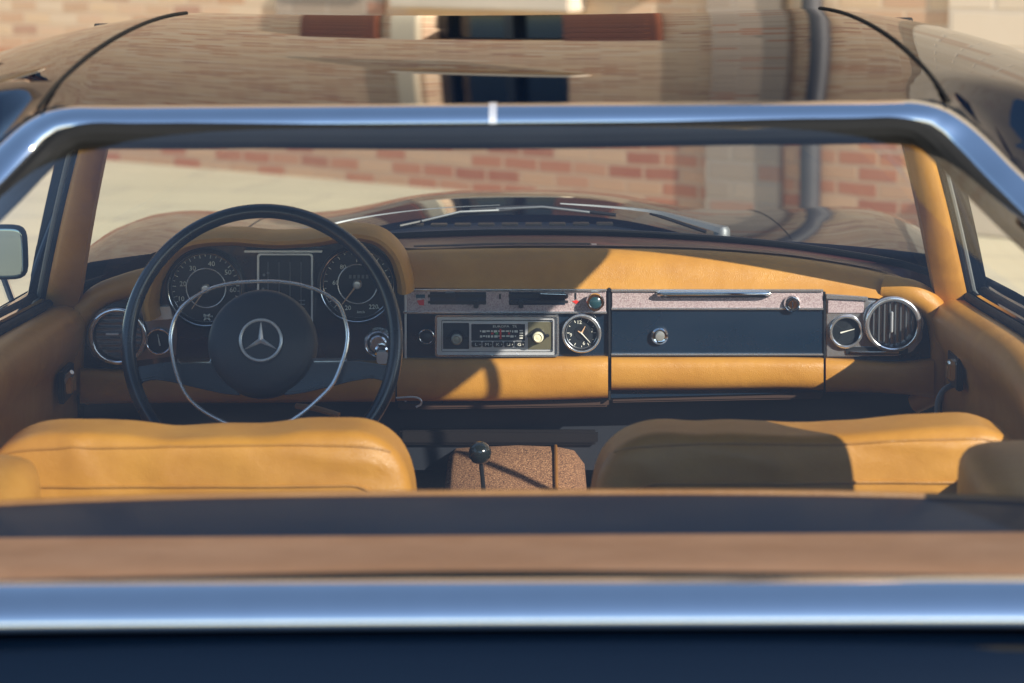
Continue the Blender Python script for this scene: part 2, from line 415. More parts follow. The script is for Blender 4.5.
# ------------------------------------------------ roof
slope = [(-1.27, 9.2), (-1.09, 6.3), (-.85, 3.4), (-.6, 1.2), (-.30, -2.4)]
ZR = {}
YS = [-1.27 + i * (.97 / 30) for i in range(31)]
z = 0
zs = []
for i, Y in enumerate(YS):
    if i: z += (YS[1] - YS[0]) * math.tan(R(smooth1(slope, Y - .5 * (YS[1] - YS[0]))))
    zs.append(z)
z_rear = W(490, 102, -1.27).z
zs = [q + z_rear for q in zs]
def xe(Y): return smooth1([(-1.27, .61), (-.9, .645), (-.6, .635), (-.42, .60), (-.34, .56), (-.30, .50)], Y)
def xc(Y): return smooth1([(-1.27, .474), (-.9, .465), (-.6, .452), (-.30, .432)], Y)
def sstep(a, b_, v):
    t = min(1, max(0, (v - a) / (b_ - a))); return t * t * (3 - 2 * t)
def roofz(x, i):
    Y = YS[i]; c = xc(Y); e = xe(Y); a = abs(x)
    zz = zs[i] - .095 * sstep(.46, .59, a) * sstep(-1.15, -1.27, Y)
    if a <= c: return zz - .007 * (1 - (a / c) ** 2)
    t = (a - c) / (e - c); return zz - .034 * t ** 1.7
rows = []
for i, Y in enumerate(YS):
    r = []
    for j in range(41):
        u = -1 + 2 * j / 40; e = xe(Y); x = u * e
        r.append(Vector((x, Y, roofz(x, i))))
    rows.append(r)
bm = bmesh.new(); grid(bm, rows, Vector((0, 0, -.012)))
roof = part('roof', bm, NAVY)
for s in (-1, 1):
    bm = bmesh.new()
    tube(bm, [Vector((s * xc(Y), Y, roofz(xc(Y), i) + .0003)) for i, Y in enumerate(YS[:-2])], .0024, 8)
    part('roof_seam', bm, RUBBER, roof)
# roof side cant rails (painted) with drip edge
for s in (-1, 1):
    bm = bmesh.new(); rws = []
    for i, Y in enumerate(YS[:-3]):
        e = xe(Y); z0 = roofz(e, i) - .001
        rws.append([Vector((s * x, Y, z0 + dz)) for x, dz in ((e - .002, 0), (e + .008, -.005), (e + .011, -.013), (e + .009, -.021), (e + .002, -.025), (e - .03, -.025), (e - .035, -.014))])
    grid(bm, rws)
    cr_ = part('cant_rail', bm, NAVY, roof)
    bm = bmesh.new(); tube(bm, [Vector((s * (xe(Y) + .011), Y, roofz(xe(Y), i) - .012)) for i, Y in enumerate(YS[:-7])], .003, 8)
    part('drip_moulding', bm, CHROME, roof)
# headliner
bm = bmesh.new(); grid(bm, [[Vector((p.x * .97, p.y, p.z - .022)) for p in r] for r in rows[1:]], Vector((0, 0, .006)))
part('headliner', bm, HEADL)

# ------------------------------------------------ rear window frame
zt = W(490, 118, -1.285).z
zb = W(510, 605, -1.98).z
Zr = lambda Y: zt + (zb - zt) * ((Y + 1.285) / (-1.98 + 1.285))
half = [(0, -1.280, zt + .001), (.2, -1.281, zt + .001), (.38, -1.282, zt + .001), (.44, -1.283, zt + .001), (.468, -1.288, zt - .008), (.492, -1.303, zt - .029), (.522, -1.345, zt - .062),
        (.57, -1.43, zt - .112), (.64, -1.66, zt - .18), (.682, -1.84, zb + .075), (.69, -1.93, zb + .018), (.655, -1.975, zb), (.56, -1.985, zb), (.3, -1.982, zb), (0, -1.98, zb)]
loop = [Vector(p) for p in half] + [Vector((-p[0], p[1], p[2])) for p in half[-2:0:-1]]
loopS = catmull(loop, 8, True)
pn = Vector((0, .7, -.3)).normalized()       # in-plane direction upwards
nrm = Vector((0, -.42, .9)).normalized()
rp = [(.0275 * math.cos(t), (.014 * abs(math.sin(t)) ** .8 if math.sin(t) > 0 else .006 * math.sin(t))) for t in [2 * PI * k / 28 for k in range(28)]]
bm = bmesh.new(); sweep(bm, loopS, rp, nrm, True, [.73 + .29 * min(1, max(0, (-1.30 - p.y) / .6)) for p in loopS])
rwf = part('rear_window_frame', bm, CHROME)
bm = bmesh.new()
p0 = Vector((0.0, -1.28, zt + .001)); sweep(bm, [p0 + Vector((dx, 0, 0)) for dx in (-.004, .004)], [(a * .76, b_ * .79) for a, b_ in rp], nrm)
part('joint_cover', bm, CHROME2, rwf)
cen = Vector((0, -1.6, Zr(-1.6)))
def inset(p, d):
    v = cen - p; v.x *= .9; return p + v.normalized() * d
bm = bmesh.new(); sweep(bm, [inset(p, .030) + Vector((0, .004, -.006)) for p in loopS], circ(.0135, 10), nrm, True)
part('rubber_seal', bm, RUBBER, rwf)
# inner top trim behind the glass
bm = bmesh.new()
sweep(bm, catmull([Vector((x, -1.235, z_)) for x, z_ in ((-.50, zt - .05), (-.455, zt - .024), (-.3, zt - .022), (0, zt - .021), (.3, zt - .022), (.455, zt - .024), (.50, zt - .05))], 6), circ(.016, 10, .0135), Vector((0, 0, 1)))
part('inner_header_trim', bm, HEADL)
# glass
def side(t):    # right-hand edge of glass from top to bottom
    pts = catmull([Vector(p) for p in half[3:12]], 6); f = t * (len(pts) - 1); i = min(int(f), len(pts) - 2); return pts[i].lerp(pts[i + 1], f - i)
rws = []
for i in range(21):
    e = side(i / 20); r = []
    for j in range(25):
        u = -1 + 2 * j / 24
        zc_ = Zr(e.y) + .012 * math.sin(PI * i / 20) - .004
        k_ = abs(u) ** 5
        r.append(Vector((e.x * u, e.y, zc_ * (1 - k_) + (e.z - .006) * k_)))
    rws.append(r)
bm = bmesh.new(); grid(bm, rws)
part('rear_window_glass', bm, RGLASS, smooth=60)

# ------------------------------------------------ C pillars (solid shell)
for s in (-1, 1):
    bm = bmesh.new(); rws = []
    lead = [(-.34 - .70, 0)]
    for k in range(9):
        t = k / 8
        # rear edge follows the window frame, front edge is the side window's rear edge
        e = side(t * .93); e = Vector((e.x + .006, e.y, e.z - .004))
        fz = e.z - .008 - .01 * t
        fY = -1.10 - .06 * t + (-.0)
        zf = (zt - .01) + (zb - .02 - zt) * t
        fx = .625 + (.70 - .625) * t
        ea = [Vector((s * e.x, e.y, e.z)), Vector((s * (e.x + .025), e.y + .015, e.z - .012)), Vector((s * (e.x + .055), e.y + .045, e.z - .05)), Vector((s * (fx + .03), (e.y + fY) / 2, (zf + e.z) / 2)), Vector((s * (fx + .012), fY - .03, zf)), Vector((s * fx, fY, zf)), Vector((s * (fx - .03), fY - .01, zf))]
        rws.append(ea)
    grid(bm, rws)
    part('rear_pillar', bm, NAVY)

# ------------------------------------------------ rear deck, lid, ledge
bm = bmesh.new(); rws = []
zd = zb - .024
for Y, dz in ((-2.000, .004), (-2.008, 0), (-2.016, -.008), (-2.028, -.03), (-2.040, -.052), (-2.05, -.066)):
    rws.append([Vector((x, Y + .05 * (abs(x) / .7) ** 4, zd + dz - .02 * (abs(x) / .80) ** 3)) for x in [-.74 + 1.48 * k / 28 for k in range(29)]])
grid(bm, rws, Vector((0, .02, 0)))
part('hardtop_skirt', bm, NAVY, smooth=60)
bm = bmesh.new(); rws = []
for Y, dz in ((-2.00, -.068), (-2.06, -.069), (-2.15, -.074), (-2.35, -.085), (-2.6, -.10), (-2.85, -.13), (-3.0, -.17), (-3.05, -.24), (-3.06, -.40)):
    rws.append([Vector((x, Y, zd + dz - .03 * (abs(x) / .80) ** 3 - (.04 if abs(x) > .78 else 0))) for x in [-.82 + 1.64 * k / 28 for k in range(29)]])
grid(bm, rws, Vector((0, .0, -.02)))
part('boot_lid', bm, NAVY)
bm = bmesh.new()
sweep(bm, [Vector((x, -2.004, zb - .030 - .02 * abs(x) ** 3)) for x in [-.7 + .1 * k for k in range(15)]], circ(.003, 8), Vector((0, 0, 1)))
part('base_rubber_strip', bm, RUBBER)
zl1 = .868
def yat(py, z_): d = ray(510, py); return CAMLOC.y + d.y * (z_ - CAMLOC.z) / d.z
YL1, YL0 = yat(536, zl1), yat(494, zl1)
bm = bmesh.new(); rws = []
for k in range(13):
    t = k / 12; Y = YL1 - .012 + (YL0 - YL1 + .012) * t; zz = zl1 + .0015 * math.sin(PI * t) - .0006 * t * t
    rws.append([Vector((x, Y, zz - .02 * abs(x / .66) ** 3)) for x in [-.66 + 1.32 * q / 20 for q in range(21)]])
rws.append([p + Vector((0, .008, -.008)) for p in rws[-1]]); rws.append([p + Vector((0, .03, -.16)) for p in rws[-1]])
grid(bm, rws)
lid = part('soft_top_cover', bm, LIDM, smooth=25)
bm = bmesh.new(); sweep(bm, [p + Vector((0, .0, .001)) for p in rws[-3]], circ(.004, 8), Vector((0, 0, 1)))
part('cover_lit_edge', bm, LEAD, lid)  # tan colour paints in the sunlit front edge of the navy lid
# tan ledge
zl2 = W(510, 580, -1.945).z
bm = bmesh.new(); rws = []
for t, dz in ((0, -.012), (.03, 0), (.1, .004), (.3, .005), (.6, .002), (.85, 0), (.97, .001), (1.0, -.006)):
    Y = -1.955 + (YL1 + 1.955) * t
    rws.append([Vector((x, Y, zl2 + (zl1 + .001 - zl2) * t + dz)) for x in [-.67 + 1.34 * q / 20 for q in range(21)]])
grid(bm, rws)
part('rear_window_ledge', bm, LEDGE)

# ------------------------------------------------ quarter pads behind the seats
def qdisp(q, p): return q + Vector((0, 0, .006 * noise.noise(q * 9)))
for s, top in ((1, 449), (-1, 462)):
    bm = bmesh.new()
    zc = W(1000 if s > 0 else 10, top, -1.2).z
    rounded(bm, (s * .600, -1.32, zc - .055), (.095, .22, .055), 5, 10, qdisp)
    qp = part('quarter_trim_pad', bm, LEA)
    bm = bmesh.new(); torus(bm, Vector((s * .512, -1.30, zc - .045)), .012, .0045, 24, 8, Vector((-s * .5, -1, 0)))
    part('belt_eye', bm, CHROME2, qp)

# ------------------------------------------------ seats
def make_seat(x0, x1, tops, s):
    Y = -.80
    a, b_ = W(x0, 460, Y), W(x1, 460, Y); cx = (a.x + b_.x) / 2; hw = (b_.x - a.x) / 2
    ztop = W(500, 424, Y).z
    cz = ztop - .29
    def d(q, p):
        wx = p.x
        if q.z > 0:
            px = x0 + (wx + 1) / 2 * (x1 - x0)
            q.z += -(smooth1(tops, px) - 424) * S(Y) * min(1, q.z / .25)
            q.z -= .018 * max(0, abs(wx) - .72) ** 2 / .0784 * .5
        q.y += .018 * (1 - (q.z / .29)) * 0 + .005 * noise.noise(Vector((q.x * 6, q.y * 3, q.z * 9)) + Vector((s * 3, 0, 0))) - .0035 * max(0, 1 - abs(noise.noise(Vector((q.x * 5 + q.z * 9, 0, q.z * 12 - q.x * 3)) + Vector((s * 7, 4, 1)))) * 5)
        q.z += .0025 * noise.noise(Vector((q.x * 16, s * 5, 0))) * (1 if q.z > .1 else 0)
        if q.y < 0: q.y -= .006 * (1 - wx * wx)
        return q
    bm = bmesh.new(); rounded(bm, (cx, Y, cz), (hw, .062, .29), 8.5, 44, d)
    back = part('seat_backrest', bm, LEA, smooth=60)
    # piping round the back panel and along the top edge, laid on the surface
    from mathutils.bvhtree import BVHTree
    bv = BVHTree.FromPolygons([v.co.copy() for v in back.data.vertices], [tuple(p.vertices) for p in back.data.polygons])
    pp = []
    for x, z_ in rr(-hw + .04, 0, hw - .035, .40, .045, 8):
        pp.append((cx + x, ztop - .062 - z_))
    dense = []
    for i in range(len(pp)):
        q0, q1 = pp[i], pp[(i + 1) % len(pp)]; n_ = max(1, int(math.hypot(q1[0] - q0[0], q1[1] - q0[1]) / .02))
        for k in range(n_): dense.append((q0[0] + (q1[0] - q0[0]) * k / n_, q0[1] + (q1[1] - q0[1]) * k / n_))
    hits = [bv.ray_cast(Vector((x, Y - .4, z_)), Vector((0, 1, 0)))[0] for x, z_ in dense]
    bm = bmesh.new(); tube(bm, [h + Vector((0, -.0005, 0)) for h in hits if h], .0022, 8, True, up=Vector((.2, 1, .1)))
    part('piping', bm, LEAP, back)
    hits = [bv.ray_cast(Vector((x, Y - .3, ztop + .26)), Vector((0, .66, -.75)).normalized())[0] for x in [cx - hw + .03 + (2 * hw - .06) * k / 40 for k in range(41)]]
    bm = bmesh.new(); tube(bm, [h for h in hits if h], .0018, 8)
    part('top_seam', bm, LEAP, back)
    bm = bmesh.new(); rounded(bm, (cx, Y + .33, .37), (hw, .27, .075), 6, 10)
    part('seat_cushion', bm, LEA, smooth=60)
    return back
make_seat(-24, 417, [(-14, 436), (20, 427), (60, 421), (120, 424), (180, 428), (250, 427), (310, 422), (360, 421), (417, 424)], 0)
make_seat(589, 1032, [(589, 430), (650, 425), (700, 427), (760, 428), (830, 430), (880, 425), (960, 419), (1000, 422), (1024, 428)], 1)

# ------------------------------------------------ floor and tunnel
bm = bmesh.new(); box(bm, (0, -.75, .22), (.70, 1.25, .02)); box(bm, (0, .47, .50), (.70, .02, .32)); box(bm, (0, -1.36, .50), (.66, .02, .30))
part('cabin_floor', bm, FLOORC)
xa, xb = W(447, 450, 0).x, W(588, 450, 0).x
prof = [(-1.25, .40), (-.5, .42), (-.2, W(500, 500, -.12).z - .02), (-.1, W(500, 492, -.08).z), (0, W(500, 465, 0).z), (.05, W(510, 450, .05).z), (.10, W(510, 446, .10).z), (.45, W(510, 444, .10).z)]
rws = []
for Y, zz in prof:
    rws.append([Vector((x, Y, z_)) for x, z_ in ((xa - .03, .24), (xa - .006, zz - .06), (xa, zz - .015), (xa + .012, zz - .003), ((xa + xb) / 2, zz + .002), (xb - .05, zz - .001), (xb - .02, zz - .008), (xb - .004, zz - .03), (xb + .02, .24))])
bm = bmesh.new(); grid(bm, rws)
tun = part('carpeted_tunnel', bm, CARPET, smooth=50)
for q in (5, 2):
    bm = bmesh.new(); tube(bm, [r[q] + Vector((0 if q == 5 else .018, -.002, .002)) for r in rws], .0028, 8)
    part('carpet_binding', bm, LEAD, tun)
# shifter
Ys = -.33; kc = W(480, 453, Ys)
bm = bmesh.new(); tube(bm, [kc + Vector((.012, .05, -.22)), kc + Vector((.006, .02, -.08)), kc], .0034, 8)
gs = part('gear_stick', bm, BLACK)
bm = bmesh.new(); lathe(bm, kc, [(0, .0165), (.006, .0157), (.012, .012), (.0157, .005), (.0162, 0), (.0155, -.005), (.0152, -.0055), (.0145, -.0075), (.012, -.012), (.006, -.0155), (0, -.016)], 32, Vector((0, -.15, 1)))
part('gear_knob', bm, simple('black_knob', (.010, .014, .014), .12, 0, .6, .05), gs)

# ================================================= DASHBOARD
m0 = S(0)
# painted steel panel
bm = bmesh.new()
pxprism(bm, [(140, 300), (160, 262), (185, 244), (230, 240), (330, 236), (385, 242), (402, 262), (408, 290), (412, 402), (395, 402), (80, 392), (84, 330), (110, 300)], .004, .05)
pxprism(bm, [(405, 285), (609, 285), (609, 400), (405, 404)], .004, .05)
pxprism(bm, [(611, 288), (823, 290), (823, 392), (611, 398)], .006, .05)
pxprism(bm, [(825, 290), (925, 296), (932, 330), (928, 390), (825, 392)], .006, .05)
dash = part('dashboard', bm, NAVYD)
# horizontal padding along the top, right of the binnacle
bm = bmesh.new()
pxpad(bm, [(404, 250, 288), (500, 248, 289), (600, 248, 289), (700, 250, 290), (780, 256, 292), (825, 262, 295), (870, 270, 298), (900, 278, 302), (922, 287, 308)], .06, .0, .016, 44, 14, .75)
part('upper_padding', bm, LEA, dash, 60)
# end cap rolling down at the right and left
def downroll(pts, r, Y):
    bm = bmesh.new(); path = catmull([W(x, y, Y + dy) for x, y, dy in pts], 6)
    sc_ = [1 - .25 * (i / (len(path) - 1)) for i in range(len(path))]
    sweep(bm, path, circ(r, 14), Vector((0, 1, 0)), scale=sc_); return bm
part('end_padding', downroll([(885, 288, .02), (915, 294, .0), (934, 310, 0), (941, 335, .0), (941, 365, .0), (934, 392, .01), (915, 404, .03)], .021, 0), LEA, dash, 60)
part('end_padding', downroll([(155, 278, .01), (125, 286, .0), (98, 297, 0), (80, 318, .0), (74, 345, .0), (76, 375, .01), (92, 398, .03)], .020, 0), LEA, dash, 60)
# lower padding
bm = bmesh.new(); pxpad(bm, [(397, 358, 401), (470, 358, 401), (540, 357, 400), (608, 356, 398)], .0, .0, .022, 20, 14, .75); part('lower_padding', bm, LEA, dash, 60)
bm = bmesh.new(); pxpad(bm, [(826, 358, 392), (860, 360, 392), (900, 362, 394), (934, 358, 398)], .0, .0, .022, 12, 14, .75); part('lower_padding', bm, LEA, dash, 60)
bm = bmesh.new(); pxpad(bm, [(80, 368, 404), (150, 370, 403), (250, 366, 403), (330, 362, 402), (395, 360, 402)], .0, .0, .022, 20, 14, .75); part('lower_padding', bm, LEA, dash, 60)
# dark underside board and parcel bar
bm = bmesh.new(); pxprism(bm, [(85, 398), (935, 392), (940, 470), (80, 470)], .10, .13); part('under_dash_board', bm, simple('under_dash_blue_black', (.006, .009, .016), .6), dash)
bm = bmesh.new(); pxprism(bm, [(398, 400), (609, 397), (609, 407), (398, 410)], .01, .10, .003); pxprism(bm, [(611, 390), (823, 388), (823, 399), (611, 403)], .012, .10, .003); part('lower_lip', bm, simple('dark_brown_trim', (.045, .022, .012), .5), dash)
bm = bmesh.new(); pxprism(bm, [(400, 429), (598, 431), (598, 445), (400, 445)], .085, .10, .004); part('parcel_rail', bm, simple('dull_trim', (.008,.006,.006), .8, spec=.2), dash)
# binnacle hood
hp = [(153, 316), (151, 300), (156, 276), (172, 252), (196, 239), (235, 236), (275, 239), (315, 237), (350, 232), (378, 236), (396, 252), (404, 274), (406, 290)]
bm = bmesh.new(); sweep(bm, catmull([W(x, y, -.005) for x, y in hp], 6), [(a, b_ * 1.0) for a, b_ in [(.0135 * math.cos(2 * PI * k / 14), .050 * math.sin(2 * PI * k / 14)) for k in range(14)]], Vector((0, 1, 0)))
part('binnacle_hood', bm, LEA, dash, 60)
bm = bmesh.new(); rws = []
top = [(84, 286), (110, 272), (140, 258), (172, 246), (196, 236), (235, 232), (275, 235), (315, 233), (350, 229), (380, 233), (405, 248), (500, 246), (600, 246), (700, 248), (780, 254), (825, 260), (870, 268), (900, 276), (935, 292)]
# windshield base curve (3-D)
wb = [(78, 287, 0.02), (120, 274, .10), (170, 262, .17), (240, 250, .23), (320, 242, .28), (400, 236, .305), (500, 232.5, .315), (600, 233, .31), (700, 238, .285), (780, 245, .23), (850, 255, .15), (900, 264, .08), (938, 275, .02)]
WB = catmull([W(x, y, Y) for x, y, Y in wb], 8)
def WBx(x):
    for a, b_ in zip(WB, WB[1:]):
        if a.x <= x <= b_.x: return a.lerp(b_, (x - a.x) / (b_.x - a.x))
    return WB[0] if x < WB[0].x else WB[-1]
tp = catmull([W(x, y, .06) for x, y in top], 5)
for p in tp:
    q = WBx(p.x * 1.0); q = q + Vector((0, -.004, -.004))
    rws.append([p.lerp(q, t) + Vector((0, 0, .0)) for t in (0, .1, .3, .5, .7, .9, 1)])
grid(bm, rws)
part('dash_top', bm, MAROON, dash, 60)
# demister slot
bm = bmesh.new(); pts = [W(x, y, .10) + Vector((0, 0, .004)) for x, y in ((414, 250), (500, 247.5), (590, 247.5))]
sweep(bm, catmull(pts, 6), circ(.012, 8, .004), Vector((0, 0, 1))); part('demister_slot', bm, BLACK, dash)
bm = bmesh.new(); box(bm, W(594, 248, .09), (.006, .012, .006), .002); part('slot_end_clip', bm, CHROME2, dash)

# heater strip
bm = bmesh.new(); pxbox(bm, 404, 291, 606, 313, -.002, .004, .0008)
hs = part('heater_control_strip', bm, PLATE)
bm = bmesh.new(); pxbox(bm, 403, 289.2, 607, 291.6, -.007, .004, .0008); pxbox(bm, 403, 311.6, 607, 313.8, -.007, .004, .0008); part('chrome_edge', bm, SOFTCH, hs)
bm = bmesh.new()
for x0, x1, y0, y1 in ((428, 487, 294.5, 297.5), (428, 487, 301, 303.5), (508, 568, 294.5, 298), (508, 568, 300.5, 303)): pxbox(bm, x0, y0, x1, y1, -.0030, .003)
part('slider_slot', bm, BLACK, hs)
bm = bmesh.new(); pxbox(bm, 508, 292, 565, 305, -.0026, .002, .0004); pxbox(bm, 430, 292, 486, 304.6, -.0026, .002, .0004); part('slot_backing', bm, NAVYD, hs)
for x, y, w in ((450, 296, 10), (476, 305, 5), (521, 305, 5), (444, 302.5, 0)):
    if w:
        bm = bmesh.new(); pxbox(bm, x - w / 2, y - 3, x + w / 2, y + 3.5, -.016, -.003, .0012); part('slider_lever', bm, BLACK, hs)
bm = bmesh.new(); prism(bm, [W(x, y, -.012) for x, y in ((540, 293), (567, 294), (567, 299), (540, 301))], Vector((0, .010, 0)), .0012); part('slider_lever', bm, CHROME, hs)
bm = bmesh.new(); pxbox(bm, 486, 291, 509, 313, -.0032, .003, .0005); part('centre_plate', bm, PLATE, hs)
bm = bmesh.new(); pxprism(bm, [(417, 300.5), (424, 299.5), (424, 305.5), (419, 305)], -.0028, -.001); part('red_mark', bm, REDM, hs); bm = bmesh.new(); pxprism(bm, [(572, 301.5), (576, 300), (580, 302), (576, 304)], -.0028, -.001); part('red_mark', bm, REDM, hs)
bm = bmesh.new(); pxbox(bm, 416, 294.5, 425, 298, -.0028, -.001); part('blue_mark', bm, simple('blue_mark', (.02, .08, .12), .5), hs)
bm = bmesh.new(); pxbox(bm, 574.6, 293, 576.4, 299.5, -.0028, -.001); part('black_mark', bm, BLACK, hs); bm = bmesh.new(); pxbox(bm, 499, 294, 501, 299, -.0040, -.001); part('black_mark', bm, BLACK, hs)
def knob(name, px, py, r, parent, Y=0, cap=NAVYD, body=CHROME, h=.018):
    c = W(px, py, Y); k = r * m0
    bm = bmesh.new(); lathe(bm, c, [(k * .7, -.004), (k * .7, h * .5), (k, h * .55), (k * 1.02, h * .8), (k * .92, h), (k * .72, h), (k * .68, h * .93), (0, h * .9)], 40)
    o = part(name, bm, body, parent)
    bm = bmesh.new(); lathe(bm, c, [(k * .67, h * .92), (k * .4, h * 1.02), (0, h * 1.04)], 32); part('knob_cap', bm, cap, o); return o
knob('heater_knob', 595, 300.5, 9, car, -.002, simple('teal_cap', (.02, .06, .07), .2, 0, .5), CHROME, .022)
dk = knob('dash_knob', 426.5, 336.5, 8.5, car, 0, BLACK, BLACK, .014)
bm = bmesh.new(); torus(bm, W(426.5, 336.5, -.013), 7.2 * m0, .0011, 32, 8); part('knob_ring', bm, SOFTCH, dk)

# radio
bm = bmesh.new(); ringframe(bm, rr(435, 315, 558.5, 356.5, 3), rr(441.5, 320, 553, 352, 1.5), -.008, .004)
rad = part('radio', bm, CHROME2)
bm = bmesh.new(); ringframe(bm, rr(435, 315, 559, 356.8, 3), rr(437, 317, 557, 354.8, 2), -.0125, -.006); part('bezel', bm, SOFTCH, rad)
bm = bmesh.new(); pxbox(bm, 442, 321, 553, 351.5, -.003, .004, .0005); part('face_plate', bm, CHROME2, rad)
bm = bmesh.new(); pxbox(bm, 443, 323, 469, 349, -.0045, .0, .0005); part('left_plate', bm, simple('dark_plate', (.05, .055, .06), .4, .4), rad)
bm = bmesh.new(); pxbox(bm, 528, 322, 552, 349.5, -.0045, .0, .0005); part('right_plate', bm, OLIVE, rad)
bm = bmesh.new(); ringframe(bm, rr(469.5, 322.5, 526.5, 347.5, 1), rr(471.3, 324, 525, 340.8, .6), -.008, -.003); part('display_frame', bm, CHROME2, rad)
bm = bmesh.new(); pxbox(bm, 471, 323.8, 525.2, 341, -.0045, 0); part('display', bm, BLACK, rad)
bm = bmesh.new(); text(bm, 'EUROPA', W(501, 326.5, -.0050), .0045, sx=1.5); text(bm, 'TR', W(514.5, 326.5, -.0050), .0055, sx=1.1)
random.seed(3)
for yy in (331.5, 336.5):
    x = 480
    while x < 516:
        w = random.choice((1.2, 2.2, 3.4)); pxbox(bm, x, yy - 1.1, x + w, yy + random.choice((.4, 1.0)), -.0052, -.0040); x += w + random.choice((.7, 1.1))
for yy in (330, 332.5, 335, 337.5): pxbox(bm, 519.5, yy, 523, yy + 1.2, -.0052, -.004)
part('scale_markings', bm, INK, rad)
bm = bmesh.new(); pxbox(bm, 499.6, 329, 501.4, 339, -.0056, -.004); pxbox(bm, 508, 332.6, 510, 334.4, -.0054, -.004); pxbox(bm, 491, 332.6, 493.5, 334.4, -.0054, -.004); part('tuning_pointer', bm, REDM, rad)
bm = bmesh.new(); pxbox(bm, 495.5, 332.2, 498, 334.6, -.0054, -.004); part('green_mark', bm, GREENM, rad)
for i, ch in enumerate('LMKUG'):
    x0 = 471.5 + i * 10.8
    bm = bmesh.new(); pxbox(bm, x0, 341.6, x0 + 10, 347.3, -.011, -.003, .0012); pb = part('push_button', bm, BLACK, rad)
    bm = bmesh.new(); text(bm, ch, W(x0 + 4.6, 344.6, -.0113), .0066, sx=1.3); pxbox(bm, x0 + 8.2, 343.9, x0 + 8.9, 345, -.0114, -.0108); part('button_letter', bm, INK, pb)
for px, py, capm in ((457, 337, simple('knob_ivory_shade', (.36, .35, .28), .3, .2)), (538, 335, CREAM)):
    c = W(px, py, -.004); k = 7.2 * m0
    bm = bmesh.new(); lathe(bm, c, [(k, -.001), (k * 1.05, .006), (k * .95, .010), (k * .8, .010), (k * .8, .020), (k * .6, .022), (0, .0225)], 36); box(bm, c + Vector((-k * 1.3, -.005, 0)), (.003, .004, .0022), .001); box(bm, c + Vector((k * 1.3, -.005, 0)), (.003, .004, .0022), .001)
    kb = part('tuning_knob', bm, BLACK, rad)
    bm = bmesh.new(); lathe(bm, c, [(k * .78, .0195), (k * .74, .024), (k * .55, .026), (k * .45, .0245), (k * .2, .0245), (0, .0255)], 36); part('knob_cap', bm, capm, kb)
bm = bmesh.new(); lathe(bm, W(492, 355.8, -.012), [(0, .001), (.002, 0), (.002, -.004)], 12); part('bezel_screw', bm, CHROME, rad); bm = bmesh.new(); lathe(bm, W(517, 355.8, -.012), [(0, .001), (.002, 0), (.002, -.004)], 12); part('bezel_screw', bm, CHROME, rad)

# gauges --------------------------------------------------------------
def arcdots(bm, c, r, a0, a1, n, w, l):
    for i in range(n):
        a = R(a0 + (a1 - a0) * i / (n - 1)); d = Vector((math.cos(a), 0, math.sin(a))); t = Vector((-math.sin(a), 0, math.cos(a)))
        ll = l * (1.8 if i % 2 == 0 else 1)
        p = c + d * r; prism(bm, [p - t * w, p + t * w, p + t * w - d * ll, p - t * w - d * ll], Vector((0, -.0006, 0)))
def needle(bm, c, ang, l, w, tail=.2):
    a = R(ang); d = Vector((math.cos(a), 0, math.sin(a))); t = Vector((-math.sin(a), 0, math.cos(a)))
    prism(bm, [c - d * l * tail - t * w, c - d * l * tail + t * w, c + d * l + t * w * .35, c + d * l - t * w * .35], Vector((0, -.001, 0)))
def gauge(name, px, py, rpx, nums, marks, need, extra=None, inner=.52, lab=None):
    c = W(px, py, 0); k = rpx * m0
    bm = bmesh.new(); lathe(bm, c, [(k * 1.04, -.02), (k * 1.04, .014), (k * .99, .016), (k * .97, .015), (k * .95, -.002), (0, -.002)], 64)
    g = part(name, bm, DIAL)
    bm = bmesh.new(); torus(bm, c + Vector((0, -.013, 0)), k * .985, k * .035, 72, 10); torus(bm, c + Vector((0, -.001, 0)), k * .90, k * .009, 64, 8); part('bezel', bm, SOFTCH, g)
    bm = bmesh.new(); torus(bm, c + Vector((0, .0, 0)), k * inner, k * .016, 64, 8)
    part('inner_ring', bm, CHROME2, g)
    bm = bmesh.new()
    if marks: arcdots(bm, c + Vector((0, .0015, 0)), k * .88, *marks, .0006, .0028)
    for s, nx, ny, sz in nums: text(bm, s, W(nx, ny, .0006), sz)
    part('dial_numerals', bm, INK, g)
    bm = bmesh.new(); needle(bm, c + Vector((0, -.006, 0)), need, k * .66, .0017); part('needle', bm, NEEDLE, g)
    bm = bmesh.new(); lathe(bm, c, [(k * .12, 0), (k * .12, .008), (k * .09, .0105), (0, .011)], 24); part('needle_boss', bm, CHROME2, g)
    return g
tg = gauge('rev_counter', 206, 288, 38, [('10', 181, 299, .011), ('20', 183, 284, .011), ('30', 192.5, 268.5, .011), ('40', 211.5, 264, .011), ('50', 228, 272.5, .011), ('60', 233, 290, .011), ('U/min', 208, 316, .006)],
           (215, -35, 27), 235)
sg = gauge('speedometer', 357.5, 284, 38, [('60', 335.5, 283, .010), ('80', 343, 267, .010), ('100', 360, 260, .010), ('140', 381, 276, .009), ('180', 383, 292, .009), ('220', 373.5, 307, .010), ('20', 348, 308, .010), ('km/h', 361, 312, .006)],
           (225, -50, 23), 232)
bm = bmesh.new()
for i in range(5): pxbox(bm, 349 + i * 4.2, 275, 351.5 + i * 4.2, 278.5, -.0015, .001)
part('odometer', bm, GREYSEAL, sg)
bm = bmesh.new()
ca = W(207, 317, .0)
for i in range(4):
    needle(bm, ca, 45 + 90 * i, .007, .0022, 0)
part('dial_emblem', bm, INK, tg)
